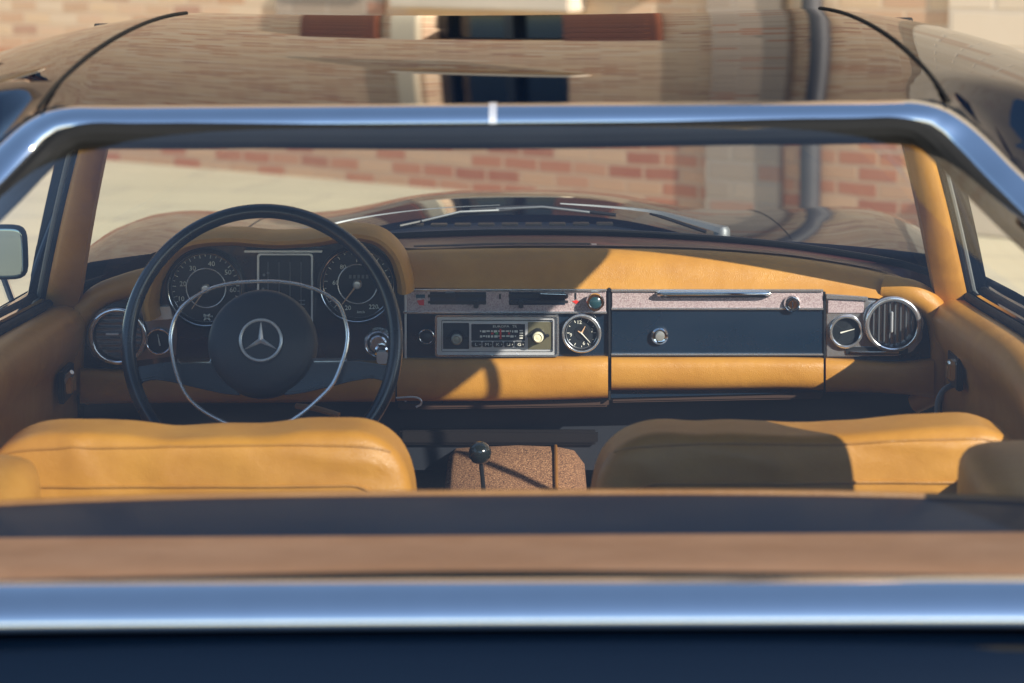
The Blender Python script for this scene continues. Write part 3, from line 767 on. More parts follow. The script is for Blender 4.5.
# centre instrument block
bm = bmesh.new(); pxprism(bm, rr(259, 255, 311, 330, 3), -.002, .004, .001); cb_ = part('warning_light_panel', bm, DIAL)
bm = bmesh.new(); ringframe(bm, rr(257, 253.5, 313, 332, 3), rr(259.2, 255.3, 311, 330, 2.4), -.008, .004); part('bezel', bm, CHROME2, cb_)
bm = bmesh.new(); pxbox(bm, 244, 250.5, 322, 252.6, -.014, -.002, .0006); part('upper_moulding', bm, CHROME2, cb_)
bm = bmesh.new()
for i, x in enumerate((268, 279, 290, 301)): pxbox(bm, x - .3, 262, x + .3, 326, -.0028, .0)
for i in range(6): pxbox(bm, 299, 300 + i * 4, 305, 301 + i * 4, -.0030, .0)
for x, y in ((264, 275), (268, 273), (263, 289)): lathe(bm, W(x, y, -.002), [(.0022, 0), (.002, .0008), (0, .0008)], 14)
part('fuel_scale', bm, simple('dim_ink', (.16, .17, .18), .6), cb_)

def smallgauge(name, px, py, r, nd, parent=car, rings=1):
    c = W(px, py, -.002); k = r * m0
    bm = bmesh.new(); lathe(bm, c, [(k, -.01), (k, .008), (k * .84, .009), (k * .8, .001), (0, .001)], 48); g = part(name, bm, DIAL, parent)
    bm = bmesh.new(); torus(bm, c + Vector((0, -.008, 0)), k * .93, k * .10, 48, 10); part('bezel', bm, SOFTCH, g)
    if nd is not None:
        bm = bmesh.new(); needle(bm, c + Vector((0, -.003, 0)), nd, k * .55, .0011, .6); part('needle', bm, INK, g)
    return g
sg2 = smallgauge('oil_pressure_gauge', 159.5, 341, 13.5, 100)
# ignition lock
c = W(378.5, 343, 0); k = 14.5 * m0
bm = bmesh.new(); lathe(bm, c, [(k, -.004), (k, .006), (k * .9, .009), (k * .75, .007), (k * .62, .004), (k * .6, .010), (k * .5, .012), (0, .012)], 48); ig = part('ignition_lock', bm, SOFTCH)
bm = bmesh.new(); torus(bm, c + Vector((.001, -.007, 0)), k * .68, k * .05, 40, 8); part('lock_ring', bm, BLACK, ig)
bm = bmesh.new(); lathe(bm, W(381.5, 350.5, -.012), [(.0105, 0), (.0105, .006), (.0075, .008), (.0065, .004), (0, .004)], 32); part('key_barrel', bm, CHROME, ig)
bm = bmesh.new(); pxprism(bm, rr(376.5, 352, 388, 364, 3), -.024, -.021, .001); part('key', bm, CHROME2, ig)

# clock
c = W(581.5, 332.5, -.001); k = 19.5 * m0
bm = bmesh.new(); lathe(bm, c, [(k, -.01), (k, .010), (k * .84, .012), (k * .8, .003), (0, .003)], 56); ck = part('clock', bm, DIAL)
bm = bmesh.new(); torus(bm, c + Vector((0, -.010, 0)), k * .94, k * .075, 64, 12); torus(bm, c + Vector((0, -.004, 0)), k * .80, k * .018, 64, 8); part('bezel', bm, SOFTCH, ck)
bm = bmesh.new(); cc = c + Vector((0, -.0034, 0)); arcdots(bm, cc, k * .74, 0, 330, 12, .0005, .0022)
for s, a in (('12', 102), ('3', 12), ('6', -78), ('9', 192)):
    text(bm, s, cc + Vector((math.cos(R(a)), 0, math.sin(R(a)))) * k * .56, .0078)
part('dial_numerals', bm, INK, ck)
bm = bmesh.new(); lathe(bm, c, [(k * .38, .0034), (k * .36, .0040), (0, .0040)], 32); part('dial_centre', bm, BLACK, ck)
bm = bmesh.new(); needle(bm, c + Vector((0, -.006, 0)), -48, k * .66, .0009, .1); part('minute_hand', bm, INK, ck)
bm = bmesh.new(); needle(bm, c + Vector((0, -.0055, 0)), 62, k * .40, .0014, .1); needle(bm, c + Vector((0, -.0052, 0)), 150, k * .22, .0014, .1); part('hour_hand', bm, NEEDLE, ck)

# glovebox
bm = bmesh.new(); pxprism(bm, rr(611.5, 290, 823.5, 355.5, 1.2, 2), -.001, .01, .001); gb = part('glovebox_door', bm, NAVYD)
bm = bmesh.new(); pxbox(bm, 612, 292, 823, 308, -.0035, .0, .0006); part('trim_plate', bm, PLATE, gb)
bm = bmesh.new(); pxbox(bm, 611, 289.5, 823.5, 292, -.008, .0, .0008); pxbox(bm, 611, 307.8, 823.5, 310, -.007, .0, .0008); pxbox(bm, 611, 353.8, 823.5, 355.6, -.007, .0, .0006); part('chrome_edge', bm, SOFTCH, gb)
bm = bmesh.new(); tube(bm, [W(x, y, Y) for x, y, Y in ((657, 294, 0), (659, 294, -.016), (664, 294, -.018), (764, 294, -.018), (769, 294, -.016), (771, 294, 0))], .0032, 10, up=Vector((0, 0, 1))); part('grab_bar', bm, CHROME, gb)
bm = bmesh.new(); pxbox(bm, 661, 294.5, 768, 297.5, -.0045, .0); part('bar_recess', bm, BLACK, gb)
c = W(659.5, 335.5, -.001); k = 8.5 * m0
bm = bmesh.new(); lathe(bm, c, [(k * .8, -.002), (k, .004), (k, .007), (k * .8, .010), (k * .6, .009), (0, .0085)], 36); o = part('door_button', bm, CHROME, gb)
bm = bmesh.new(); lathe(bm, c, [(k * .58, .0088), (k * .5, .012), (0, .013)], 32); part('button_cap', bm, simple('grey_button', (.33, .33, .31), .3, .4), o)
c = W(792, 303.5, -.003); k = 8.5 * m0
bm = bmesh.new(); lathe(bm, c, [(k, -.002), (k, .006), (k * .85, .009), (k * .6, .007), (k * .5, .011), (0, .011)], 36); o = part('door_lock', bm, CHROME, gb)
bm = bmesh.new(); box(bm, c + Vector((0, -.0112, 0)), (.0009, .0008, .0045)); torus(bm, c + Vector((0, -.0085, 0)), k * .68, k * .06, 32, 6); part('keyhole', bm, BLACK, o)
bm = bmesh.new(); pxpad(bm, [(611.5, 357, 390), (700, 357, 390), (780, 357, 389), (823.5, 358, 390)], -.002, .0, .022, 22, 14, .75); part('door_padding', bm, LEA, gb, 60)

# air vents
def vent(name, px, py, r, vertical):
    c = W(px, py, -.004); k = r * m0
    bm = bmesh.new(); lathe(bm, c, [(k * 1.02, -.01), (k * 1.02, .010), (k * .97, .014), (k * .86, .015), (k * .84, .010), (k * .84, -.02), (0, -.02)], 56); g = part(name, bm, BLACK)
    bm = bmesh.new(); torus(bm, c + Vector((0, -.012, 0)), k * .95, k * .10, 64, 12, flat=.9); part('bezel', bm, SOFTCH, g)
    bm = bmesh.new(); n = 8
    for i in range(n):
        o = (-1 + 2 * (i + .5) / n) * k * .80; hh = math.sqrt(max(0, (k * .82) ** 2 - o * o))
        if vertical: box(bm, c + Vector((o, -.004, 0)), (.0011, .004, hh))
        else: box(bm, c + Vector((0, -.004, o)), (hh, .004, .0011))
    part('vent_slats', bm, simple(name + '_slat', (.13, .14, .15), .35, .5), g)
    bm = bmesh.new()
    if vertical: box(bm, c + Vector((-.002, -.014, .004)), (.0016, .003, .016), .0008)
    else: box(bm, c + Vector((-.008, -.014, .004)), (.010, .003, .0014), .0006)
    part('vent_lever', bm, CHROME2, g)
    return g
bm = bmesh.new(); pxprism(bm, [(826, 298), (866, 300), (905, 303), (920, 308), (924, 322), (922, 340), (912, 352), (896, 356), (826, 357)], -.003, .01, .0015); vp = part('vent_panel', bm, SOFTCH)
bm = bmesh.new(); pxprism(bm, [(828, 299), (864, 301), (864, 313), (828, 313)], -.0055, -.001, .0006); part('trim_plate', bm, PLATE, vp)
bm = bmesh.new(); pxprism(bm, [(826, 294), (868, 297), (868, 301), (826, 299)], -.010, .0, .0008); part('chrome_edge', bm, SOFTCH, vp)
bm = bmesh.new(); pxprism(bm, rr(846, 347, 908, 354.5, 1.5), -.006, .0, .0006); part('slider_slot', bm, BLACK, vp)
bm = bmesh.new(); pxbox(bm, 850, 351.6, 899, 353.6, -.010, -.004, .0006); part('slider_lever', bm, CHROME, vp)
vent('air_vent', 892, 323, 27, True)
smallgauge('fuel_gauge', 845.5, 331, 16.5, 15)
bm = bmesh.new(); pxprism(bm, [(150, 306), (172, 306), (177, 330), (176, 356), (110, 364), (92, 356), (86, 340), (88, 324), (96, 310)], -.002, .01, .0015); vp = part('vent_panel', bm, simple('dark_chrome_panel', (.30, .28, .29), .25, .7, var=.2, vscale=20))
bm = bmesh.new(); pxprism(bm, [(146, 307), (170, 307), (173, 319), (146, 321)], -.008, .0, .0008); part('trim_plate', bm, CHROME2, vp)
bm = bmesh.new(); pxprism(bm, rr(108, 361, 128, 366, 1), -.006, .0, .0005); part('slider_slot', bm, BLACK, vp)
vent('air_vent', 119, 335, 28, False)
# upright end strip on cluster right side
bm = bmesh.new(); pxbox(bm, 404.5, 290, 406.5, 402, -.006, .004, .0006); part('panel_moulding', bm, CHROME2, dash)
bm = bmesh.new(); pxbox(bm, 608.6, 288, 610.6, 400, -.004, .01); part('panel_gap', bm, BLACK, dash); bm = bmesh.new(); pxbox(bm, 823.9, 292, 825.6, 392, -.004, .01); part('panel_gap', bm, BLACK, dash)
bm = bmesh.new(); tube(bm, catmull([W(x, y, -.03) for x, y in ((396, 398), (412, 397), (420, 399), (421, 404), (416, 407))], 5), .0016, 8, up=Vector((0, 1, 0))); part('bonnet_release', bm, CHROME2, dash)

# ================================================= STEERING WHEEL
Yw = -.33; mw = S(Yw); wc = W(262, 343, Yw)
TILT = R(-17)
WM = Matrix.Translation(wc) @ Matrix.Rotation(TILT, 4, 'X') @ Matrix.Rotation(R(90), 4, 'X')   # local xy = wheel plane, z towards driver
def L(x, y, z=0): return WM @ Vector((x, y, z))
ax = (L(0, 0, 1) - L(0, 0, 0)).normalized()
bm = bmesh.new(); torus(bm, L(0, 0, 0), 134.5 * mw, .0106, 112, 14, ax)
sw = part('steering_wheel', bm, BAKE)
hub = L(0, 0, -.012)
bm = bmesh.new(); k = 55 * mw
lathe(bm, hub, [(k * .8, -.045), (k * .97, -.02), (k, -.008), (k, .004), (k * .975, .012), (k * .93, .017), (k * .8, .022), (k * .55, .027), (k * .42, .0285), (k * .405, .0275), (0, .0275)], 72, ax)
hb = part('hub_pad', bm, HUBM, sw)
# emblem: ring + star
e0 = L(0, .002, -.012 + .0285)
bm = bmesh.new(); torus(bm, e0, 20.5 * mw, .0021, 56, 10, ax)
EX = WM.to_3x3()
for i in range(3):
    a = R(90 + 120 * i); tip = Vector((math.cos(a), math.sin(a), 0)) * (19.5 * mw)
    l = Vector((math.cos(a + R(60)), math.sin(a + R(60)), 0)) * .0042; r = Vector((math.cos(a - R(60)), math.sin(a - R(60)), 0)) * .0042
    P = [e0 + EX @ v for v in (tip, l, r, Vector((0, 0, .0035)))]; vv = [bm.verts.new(p) for p in P]
    bm.faces.new((vv[0], vv[1], vv[3])); bm.faces.new((vv[0], vv[3], vv[2]))
part('hub_emblem', bm, STAR, hb, 10)
bm = bmesh.new(); lathe(bm, e0, [(20.5 * mw, -.002), (20 * mw, -.0012), (0, -.0012)], 40, ax); part('emblem_disc', bm, simple('emblem_disc', (.02, .04, .07), .25, 0, .6), hb)
# spokes
for s in (-1, 1):
    out = [(45, -14), (70, -17), (100, -18.5), (133, -24), (133, -52), (122, -38), (110, -35), (90, -38), (70, -43), (40, -50), (20, -52)]
    bm = bmesh.new(); pts = [L(s * x * mw, y * mw, -.018) for x, y in out]; prism(bm, pts, ax * .014, .003)
    part('spoke', bm, BAKE, sw)
    bm = bmesh.new(); prism(bm, [L(s * x * mw, y * mw, -.006) for x, y in ((50, -15.5), (85, -15.5), (85, -19.5), (52, -20))], ax * .008, .001); part('spoke_trim', bm, CHROME, sw)
hr = [(260.6, 283.2), (238, 284.3), (216.7, 288), (202, 294), (190, 301), (181, 309), (174, 320), (170.5, 332), (169.8, 345), (174, 368), (182, 389), (193, 404), (211, 417), (236, 428), (262, 431.5), (285, 427), (305, 416), (324, 400), (337, 386), (346, 366), (351, 348), (351.2, 330), (344, 309), (334, 299.5), (322, 293), (309, 288.5), (296, 285.5), (280, 283.5)]
path = catmull([L((x - 262) * mw * .97, (343 - y) * mw / .985 * .985, .024) for x, y in hr], 5, True)
bm = bmesh.new(); sweep(bm, path, circ(.0026, 10), ax, True); part('horn_ring', bm, simple('horn_ring_chrome', (.85, .87, .9), .22, .75), sw)
bm = bmesh.new(); tube(bm, [hub - ax * .03, hub - ax * .25, hub - ax * .36], .038, 20, up=Vector((1, 0, 0))); part('steering_column', bm, BAKE)
bm = bmesh.new(); tube(bm, catmull([L(30 * mw, -58 * mw, -.08), L(50 * mw, -62 * mw, -.06), L(75 * mw, -70 * mw, -.05)], 5), .0045, 8, up=Vector((0, 1, 0))); part('column_stalk', bm, LEAD)

# ================================================= PILLARS, WINDSHIELD
def strip(rows_, m, name, parent=car, th=.02):
    bm = bmesh.new(); grid(bm, rows_, Vector((0, th, 0))); return part(name, bm, m, parent, 50)
# pillar lines in 3-D: base at Y~0, top at Y~-.42
def pill(px0, py0, px1, py1, Y0=-.015, Y1=-.28, n=10, bow=0):
    a, b_ = W(px0, py0, Y0), W(px1, py1, Y1); a2 = b_ + (b_ - a) * .35
    return [a.lerp(a2, i / n) + Vector((bow * math.sin(PI * i / n), 0, 0)) for i in range(n + 1)]
apr = None
for s, inner, outer in ((1, (937, 306, 902, 146), (968, 299, 929, 146)), (-1, (77, 315, 106, 157), (44, 308, 79, 156))):
    A = pill(*inner, .02, -.272, bow=.004 * s); B = pill(*outer, .025, -.268, bow=.004 * s)
    rws = []
    for a, b_ in zip(A, B):
        d = b_ - a; nn = Vector((0, -1, 0)) * .010
        rws.append([a + Vector((0, .03, 0)), a + Vector((0, .008, 0)), a + nn * .6, a.lerp(b_, .25) + nn * 1.2, a.lerp(b_, .5) + nn * 1.35, a.lerp(b_, .8) + nn * 1.1, b_ + nn * .2, b_ + Vector((0, .02, 0))])
    bm = bmesh.new(); grid(bm, rws)
    for r in (rws[0],): bm.faces.new([bm.verts.new(p) for p in r])
    part('windshield_pillar_trim', bm, LEA, smooth=60)
    # outer painted pillar + seals
    offs = ((.004, .004, .0045, RUBBER, 'rubber_seal'), (.012, .008, .0055, GREYSEAL, 'door_seal'), (.0195, .012, .0035, CHROME, 'chrome_strip'), (.026, .016, .0045, RUBBER, 'outer_seal'))
    pb = None
    bm = bmesh.new(); sweep(bm, [p + Vector((s * .018, .045, 0)) for p in B], [(x * .65, y) for x, y in ((-.026, -.028), (.018, -.028), (.022, -.02), (.022, .02), (.01, .03), (-.026, .03))], Vector((0, 1, 0)))
    pb = part('windshield_pillar', bm, NAVY)
    for dx, dy, r, m, nm in offs:
        bm = bmesh.new(); tube(bm, [p + Vector((s * dx, dy, 0)) for p in B], r, 10, up=Vector((0, 1, 0))); part(nm, bm, m, pb)
# windshield header
hdr = catmull([Vector((x, Y, zs[-1] - .030)) for x, Y in ((-.56, -.385), (-.4, -.345), (-.2, -.325), (0, -.32), (.2, -.325), (.4, -.345), (.56, -.385))], 6)
bm = bmesh.new(); sweep(bm, hdr, circ(.028, 12, .02), Vector((0, 0, 1))); part('windshield_header', bm, HEADL)
# glass
rws = []
for i in range(17):
    t = i / 16; r = []
    for j in range(33):
        u = -1 + 2 * j / 32
        f = (u + 1) / 2 * (len(WB) - 1); q = min(int(f), len(WB) - 2); a = WB[q].lerp(WB[q + 1], f - q)
        f = (u + 1) / 2 * (len(hdr) - 1); q = min(int(f), len(hdr) - 2); b_ = hdr[q].lerp(hdr[q + 1], f - q)
        r.append(a.lerp(b_, t) + Vector((0, .02 * math.sin(PI * t), .012 * math.sin(PI * t))))
    rws.append(r)
bm = bmesh.new(); grid(bm, rws); part('windshield_glass', bm, WGLASS, smooth=60)
bm = bmesh.new(); sweep(bm, WB, circ(.006, 10), Vector((0, 0, 1))); part('windshield_gasket', bm, RUBBER)
bm = bmesh.new(); sweep(bm, [p + Vector((0, .012, .002)) for p in WB], circ(.003, 8), Vector((0, 0, 1))); part('windshield_base_trim', bm, simple('dull_chrome', (.25, .26, .28), .3, 1))

# ================================================= BONNET, COWL, FENDERS
def hoodz(x, Y):
    ax_ = abs(x)
    zc = smooth1([(.30, .840), (.6, .850), (.9, .843), (1.3, .815), (1.7, .77), (2.0, .70)], Y)
    b_ = .036 * math.exp(-(x / .30) ** 4) * smooth1([(.3, .6), (.6, 1), (1.4, .9), (2, .3)], Y)
    f = .026 * math.exp(-((ax_ - .68) / .15) ** 2) * smooth1([(.3, .1), (.7, .6), (1.2, 1), (1.55, 1), (1.9, .7), (2.05, -.2)], Y)
    d = -.035 * (ax_ / .62) ** 2 if ax_ < .62 else -.035 - .0 * ax_
    o = -.20 * max(0, (ax_ - .74) / .14) ** 2.0
    return zc + b_ + f + d + o
XS = [-.88 + 1.76 * k / 60 for k in range(61)]
def hy(x): return WBx(x).y + .27 if abs(x) < .60 else WBx(math.copysign(.60, x)).y + .27 - (abs(x) - .6) * .5
rws = []
for i in range(41):
    t = i / 40; r = []
    for x in XS:
        y0 = hy(x); Y = y0 + (2.02 - y0) * t - .10 * (abs(x) / .8) ** 3 * t
        r.append(Vector((x, Y, hoodz(x, Y))))
    rws.append(r)
rws.append([p + Vector((0, .03, -.10)) for p in rws[-1]]); rws.append([p + Vector((0, -.02, -.25)) for p in rws[-1]])
bm = bmesh.new(); grid(bm, rws, Vector((0, 0, -.015))); bonnet = part('bonnet', bm, NAVY, smooth=60)
# seam lines of the bonnet
for s in (-1, 1):
    bm = bmesh.new(); tube(bm, [Vector((s * .50, Y, hoodz(.50, Y) + .0005)) for Y in [.65 + .1 * k for k in range(13)]], .0009, 6)
    part('bonnet_seam', bm, RUBBER, bonnet)
# cowl
rws = []
for i in range(9):
    t = i / 8; r = []
    for x in XS:
        a = WBx(x * .78); a = Vector((x, a.y + .008 if abs(x) < .68 else a.y - .02, a.z - .004 - .4 * max(0, abs(x) - .70)))
        b_ = Vector((x, hy(x) + .01, hoodz(x, hy(x)) - .012))
        r.append(a.lerp(b_, t) - Vector((0, 0, .014 * math.sin(PI * t))))
    rws.append(r)
bm = bmesh.new(); grid(bm, rws, Vector((0, 0, -.01))); cowl = part('cowl', bm, simple('cowl_paint', (.006, .012, .026), .5, 0, .1, .1), smooth=60)
bm = bmesh.new()
for k in range(9): box(bm, (-.16 + .04 * k, .40, W(505, 222, .40).z - .004), (.014, .012, .002), .001)
part('air_intake_slats', bm, BLACK, cowl)
# wipers
def wiper(label_pts, blade, s):
    bm = bmesh.new(); path = catmull([W(*p) for p in label_pts], 6); n = len(path)
    sweep(bm, path, [(.0075, -.002), (.006, .003), (-.006, .003), (-.0075, -.002)], Vector((0, 0, 1)), scale=[(2.0 if s > 0 else .8) * (1 - .82 * (i / (n - 1)) ** .6) for i in range(n)])
    w = part('wiper', bm, SILVER)
    bm = bmesh.new(); lathe(bm, W(*label_pts[0]) - Vector((0, 0, .012)), [(.014, 0), (.014, .012), (.010, .018), (0, .020)], 24, Vector((0, 0, 1))); part('wiper_pivot', bm, SILVER, w)
    bm = bmesh.new(); tube(bm, catmull([W(*p) for p in blade], 6), .0032, 8); part('wiper_blade', bm, BLACK, w)
    bm = bmesh.new(); b0, b1 = W(*blade[0]), W(*blade[-1]); mid = b0.lerp(b1, .5) + Vector((0, -.004, .010))
    tube(bm, [b0.lerp(b1, .18) + Vector((0, 0, .003)), mid, b0.lerp(b1, .82) + Vector((0, 0, .003))], .0022, 8); part('blade_bracket', bm, SILVER, w)
wiper([(722, 230, .40), (690, 221, .42), (655, 212, .44), (610, 207, .44), (560, 203.5, .43)], [(470, 210, .42), (540, 207, .43), (616, 215, .41)], 1)
wiper([(306, 232, .36), (340, 222, .40), (385, 214, .42), (440, 208, .43), (500, 205, .43)], [(400, 226, .37), (450, 216, .40), (520, 209, .42)], -1)
bm = bmesh.new(); tube(bm, catmull([W(650, 213, .44), W(680, 223, .42), W(706, 232, .40)], 5), .003, 8); part('wiper_linkage', bm, BLACK, cowl)

# ================================================= DOORS AND BODY SIDES
def doorz(Y): return smooth1([(-1.9, W(510, 590, -1.98).z - .03), (-1.05, .812), (-.8, .830), (-.6, .844), (-.02, .816), (.2, .81)], Y)
for s in (-1, 1):
    xi = .675
    # inner panel
    ys = [-1.22 + 1.24 * k / 24 for k in range(25)]
    prof_ = lambda Y: [(xi + .03, doorz(Y) + .004), (xi + .008, doorz(Y) + .006), (xi - .012, doorz(Y) - .002), (xi - .022, doorz(Y) - .02), (xi - .018, doorz(Y) - .05), (xi - .004, doorz(Y) - .075), (xi, doorz(Y) - .10), (xi + .002, .55), (xi - .01, .50), (xi - .01, .30)]
    rws = [[Vector((s * x, Y, z_)) for x, z_ in prof_(Y)] for Y in ys]
    bm = bmesh.new(); grid(bm, rws)
    door = part('door', bm, LEA, smooth=50)
    # belt strips
    for dx, dz, r, m, nm in ((.034, .010, .006, RUBBER, 'belt_seal'), (.047, .015, .005, CHROME, 'belt_moulding'), (.060, .018, .007, RUBBER, 'outer_belt_seal'), (.075, .016, .005, CHROME, 'outer_moulding')):
        bm = bmesh.new(); tube(bm, [Vector((s * (xi + dx), Y, doorz(Y) + dz)) for Y in [-1.22 + 1.30 * k / 24 for k in range(25)]], r, 8); part(nm, bm, m, door)
    # outer skin
    rws = [[Vector((s * x, Y, z_)) for x, z_ in ((xi + .04, doorz(Y) + .004), (xi + .085, doorz(Y) + .012), (xi + .105, doorz(Y) - .02), (xi + .125, .66), (xi + .13, .60), (xi + .12, .45), (xi + .09, .28))] for Y in ys]
    bm = bmesh.new(); grid(bm, rws); part('outer_skin', bm, NAVY, door)
    # latch recess, window crank
    px = 966 if s > 0 else 37
    yy = (350, 366)
    def onpanel(px, py, dx=0):
        d = ray(px, py); t = (s * (xi - dx) - CAMLOC.x) / d.x; return CAMLOC + d * t
    if s > 0:
        q1, q2 = (969, 345, 979, 364), (945, 356, 966, 384)
    else:
        q1, q2 = (31, 354, 44, 378), (56, 364, 76, 402)
    for (x0, y0, x1, y1), nm in ((q1, 'door_pull_recess'), (q2, 'latch_plate')):
        if nm == 'latch_plate':
            pc = onpanel((x0 + x1) / 2, (y0 + y1) / 2, .012)
            bm = bmesh.new(); box(bm, pc, (.005, .045, .024), .002); lt = part(nm, bm, BLACK, door)
            bm = bmesh.new(); box(bm, pc + Vector((-s * .009, -.02, .004)), (.007, .016, .014), .003); box(bm, pc + Vector((-s * .006, .022, -.006)), (.004, .010, .012), .002); part('latch_catch', bm, CHROME, lt)
        else:
            pc = onpanel((x0 + x1) / 2, (y0 + y1) / 2); bm = bmesh.new(); box(bm, pc, (.006, .05, .016), .003); part(nm, bm, BLACK, door)
    cr0 = W(951 if s > 0 else 66, 386 if s > 0 else 388, -.17)
    bm = bmesh.new()
    if s > 0: tube(bm, catmull([W(955, 384, -.17), W(944, 390, -.18), W(938, 402, -.19), W(937, 425, -.2)], 6), .0045, 10, up=Vector((0, 1, 0)))
    else: tube(bm, catmull([W(60, 390, -.17), W(66, 378, -.18), W(72, 372, -.19)], 6), .0035, 10, up=Vector((0, 1, 0)))
    part('window_crank', bm, GREYSEAL if s > 0 else CHROME2, door)
    # post between door window and quarter window
    bm = bmesh.new(); tube(bm, [Vector((s * (xi + .03), -.775, doorz(-.775))), Vector((s * .615, -.74, roofz(xe(-.74), 16) - .02))], .008, 8, up=Vector((0, 1, 0))); part('quarter_window_post', bm, RUBBER)
    # rear quarter and front wing sides
    bm = bmesh.new(); rws = []
    for Y in [-3.05 + 1.84 * k / 20 for k in range(21)]:
        zt_ = smooth1([(-3.05, zd - .25), (-2.9, zd - .18), (-2.5, zd - .11), (-2.0, zd - .08), (-1.21, .80)], Y)
        rws.append([Vector((s * x, Y, z_)) for x, z_ in ((.68 if Y > -2 else .78, zt_ + .004), (.76 if Y > -2 else .80, zt_ - .002), (.785, zt_ - .03), (.80, .62), (.80, .50), (.775, .30))])
    grid(bm, rws); part('rear_wing', bm, NAVY)
    bm = bmesh.new(); rws = []
    for Y in [.02 + 1.93 * k / 20 for k in range(21)]:
        zt_ = hoodz(.84, max(Y, .3)) - .01
        rws.append([Vector((s * x, Y, z_)) for x, z_ in ((.72 if Y < .35 else .84, min(zt_ - .005, .78)), (.855, min(zt_ - .03, .76)), (.878, zt_ - .10), (.885, .60), (.86, .45), (.80, .30))])
    grid(bm, rws); part('front_wing', bm, NAVY)
bm = bmesh.new(); box(bm, (0, -3.0, .42), (.76, .05, .17), .03); box(bm, (0, 1.95, .42), (.74, .05, .16), .03); box(bm, (0, -.5, .26), (.72, 2.45, .03)); part('underbody', bm, NAVY)
bm = bmesh.new(); box(bm, (0, -3.12, .45), (.80, .04, .05), .02); part('bumper', bm, CHROME); bm = bmesh.new(); box(bm, (0, 2.08, .45), (.80, .04, .05), .02); part('bumper', bm, CHROME)
for sx_ in (-1, 1):
    for Y in (-2.0, 1.15):
        c = Vector((sx_ * .74, Y, .325)); bm = bmesh.new(); torus(bm, c, .245, .08, 48, 14, Vector((sx_, 0, 0)), 1.0); wh = part('wheel', bm, RUBBER)
        bm = bmesh.new(); lathe(bm, c, [(.18, -.05), (.18, .05), (.16, .055), (.14, .04), (.10, .06), (0, .07)], 40, Vector((sx_, 0, 0))); part('rim', bm, CHROME2, wh)
# door mirror (left)
mc = W(-2, 253, .12)
bm = bmesh.new(); rounded(bm, mc + Vector((0, .012, 0)), (.045, .012, .044), 5, 8); mir = part('door_mirror', bm, RUBBER)
bm = bmesh.new(); rounded(bm, mc + Vector((0, -.0005, 0)), (.040, .0012, .039), 6, 8); part('mirror_glass', bm, MIRROR, mir)
bm = bmesh.new(); tube(bm, [mc + Vector((0, .02, -.035)), mc + Vector((.01, .03, -.075)), mc + Vector((.02, .03, -.10))], .008, 10, up=Vector((0, 1, 0))); part('mirror_stem', bm, CHROME, mir)

# ====================================================================== SETTING
g0, g1 = G(110, 160), G(985, 235)
bm = bmesh.new(); prism(bm, [Vector((-150, -150, -.3)), Vector((150, -150, -.3)), Vector((150, 150, -.3)), Vector((-150, 150, -.3))], Vector((0, 0, .3)))
o = finish('pavement', bm, PAVE, None, 0); o['kind'] = 'structure'
wd = (g1 - g0); wd.z = 0; wd.normalize(); ang = math.atan2(wd.y, wd.x)
def wl(px, py=120):      # local x on the wall
    d = ray(px, py); n_ = Vector((-wd.y, wd.x, 0)); t = (g0 - CAMLOC).dot(n_) / d.dot(n_); p = CAMLOC + d * t
    return (p - g0).dot(wd), p.z
bld = thing('brick_building', 'old brick building with brown shuttered window standing across the pavement ahead of the car', 'building', g0, False)
bld.rotation_euler = (0, 0, ang)
xr = wl(950, 30)[0]
Wx0, Wx1 = wl(425, 60)[0], wl(566, 60)[0]
zs0, zs1 = .98, 2.85        # lower window
zu0, zu1 = 4.2, 6.1
H_ = 10.5
# wall with openings: column strips
def wallgrid(x0, x1, H, holes, dep=.5):
    bm = bmesh.new(); xs = sorted({x0, x1, *[h[0] for h in holes], *[h[1] for h in holes]}); zz = sorted({-.1, H, *[h[2] for h in holes], *[h[3] for h in holes]})
    vs = {}
    def V(x, y, z_):
        k_ = (round(x, 4), y, round(z_, 4))
        if k_ not in vs: vs[k_] = bm.verts.new((x, y, z_))
        return vs[k_]
    def hole(xm, zm): return any(h[0] < xm < h[1] and h[2] < zm < h[3] for h in holes)
    for a, b_ in zip(xs, xs[1:]):
        for c_, d_ in zip(zz, zz[1:]):
            if not hole((a + b_) / 2, (c_ + d_) / 2): bm.faces.new((V(a, 0, c_), V(b_, 0, c_), V(b_, 0, d_), V(a, 0, d_)))
    for h in holes:
        a, b_, c_, d_ = h
        for p, q in (((a, c_), (b_, c_)), ((b_, c_), (b_, d_)), ((b_, d_), (a, d_)), ((a, d_), (a, c_))):
            bm.faces.new((V(p[0], 0, p[1]), V(q[0], 0, q[1]), V(q[0], .2, q[1]), V(p[0], .2, p[1])))
    for p, q in (((x0, 0), (x0, dep)), ((x1, 0), (x1, dep))):
        bm.faces.new((V(p[0], p[1], -.1), V(q[0], q[1], -.1), V(q[0], q[1], H), V(p[0], p[1], H)))
    bm.faces.new((V(x0, 0, H), V(x1, 0, H), V(x1, dep, H), V(x0, dep, H)))
    bm.faces.new((V(x0, dep, -.1), V(x1, dep, -.1), V(x1, dep, H), V(x0, dep, H)))
    return bm
holes = [(Wx0, Wx1, zs0, zs1), (Wx0, Wx1, zu0, zu1)]
for dx in (-4.6, -7.4, -10.2, -13.0): holes += [(Wx0 + dx, Wx1 + dx, zu0, zu1)]
for dx in (-5.2, -9.2): holes += [(Wx0 + dx - .2, Wx1 + dx + .2, 1.3, 2.9)]
bm = wallgrid(-22, xr, H_, holes); wall = finish('wall', bm, BRICK, bld, 0)
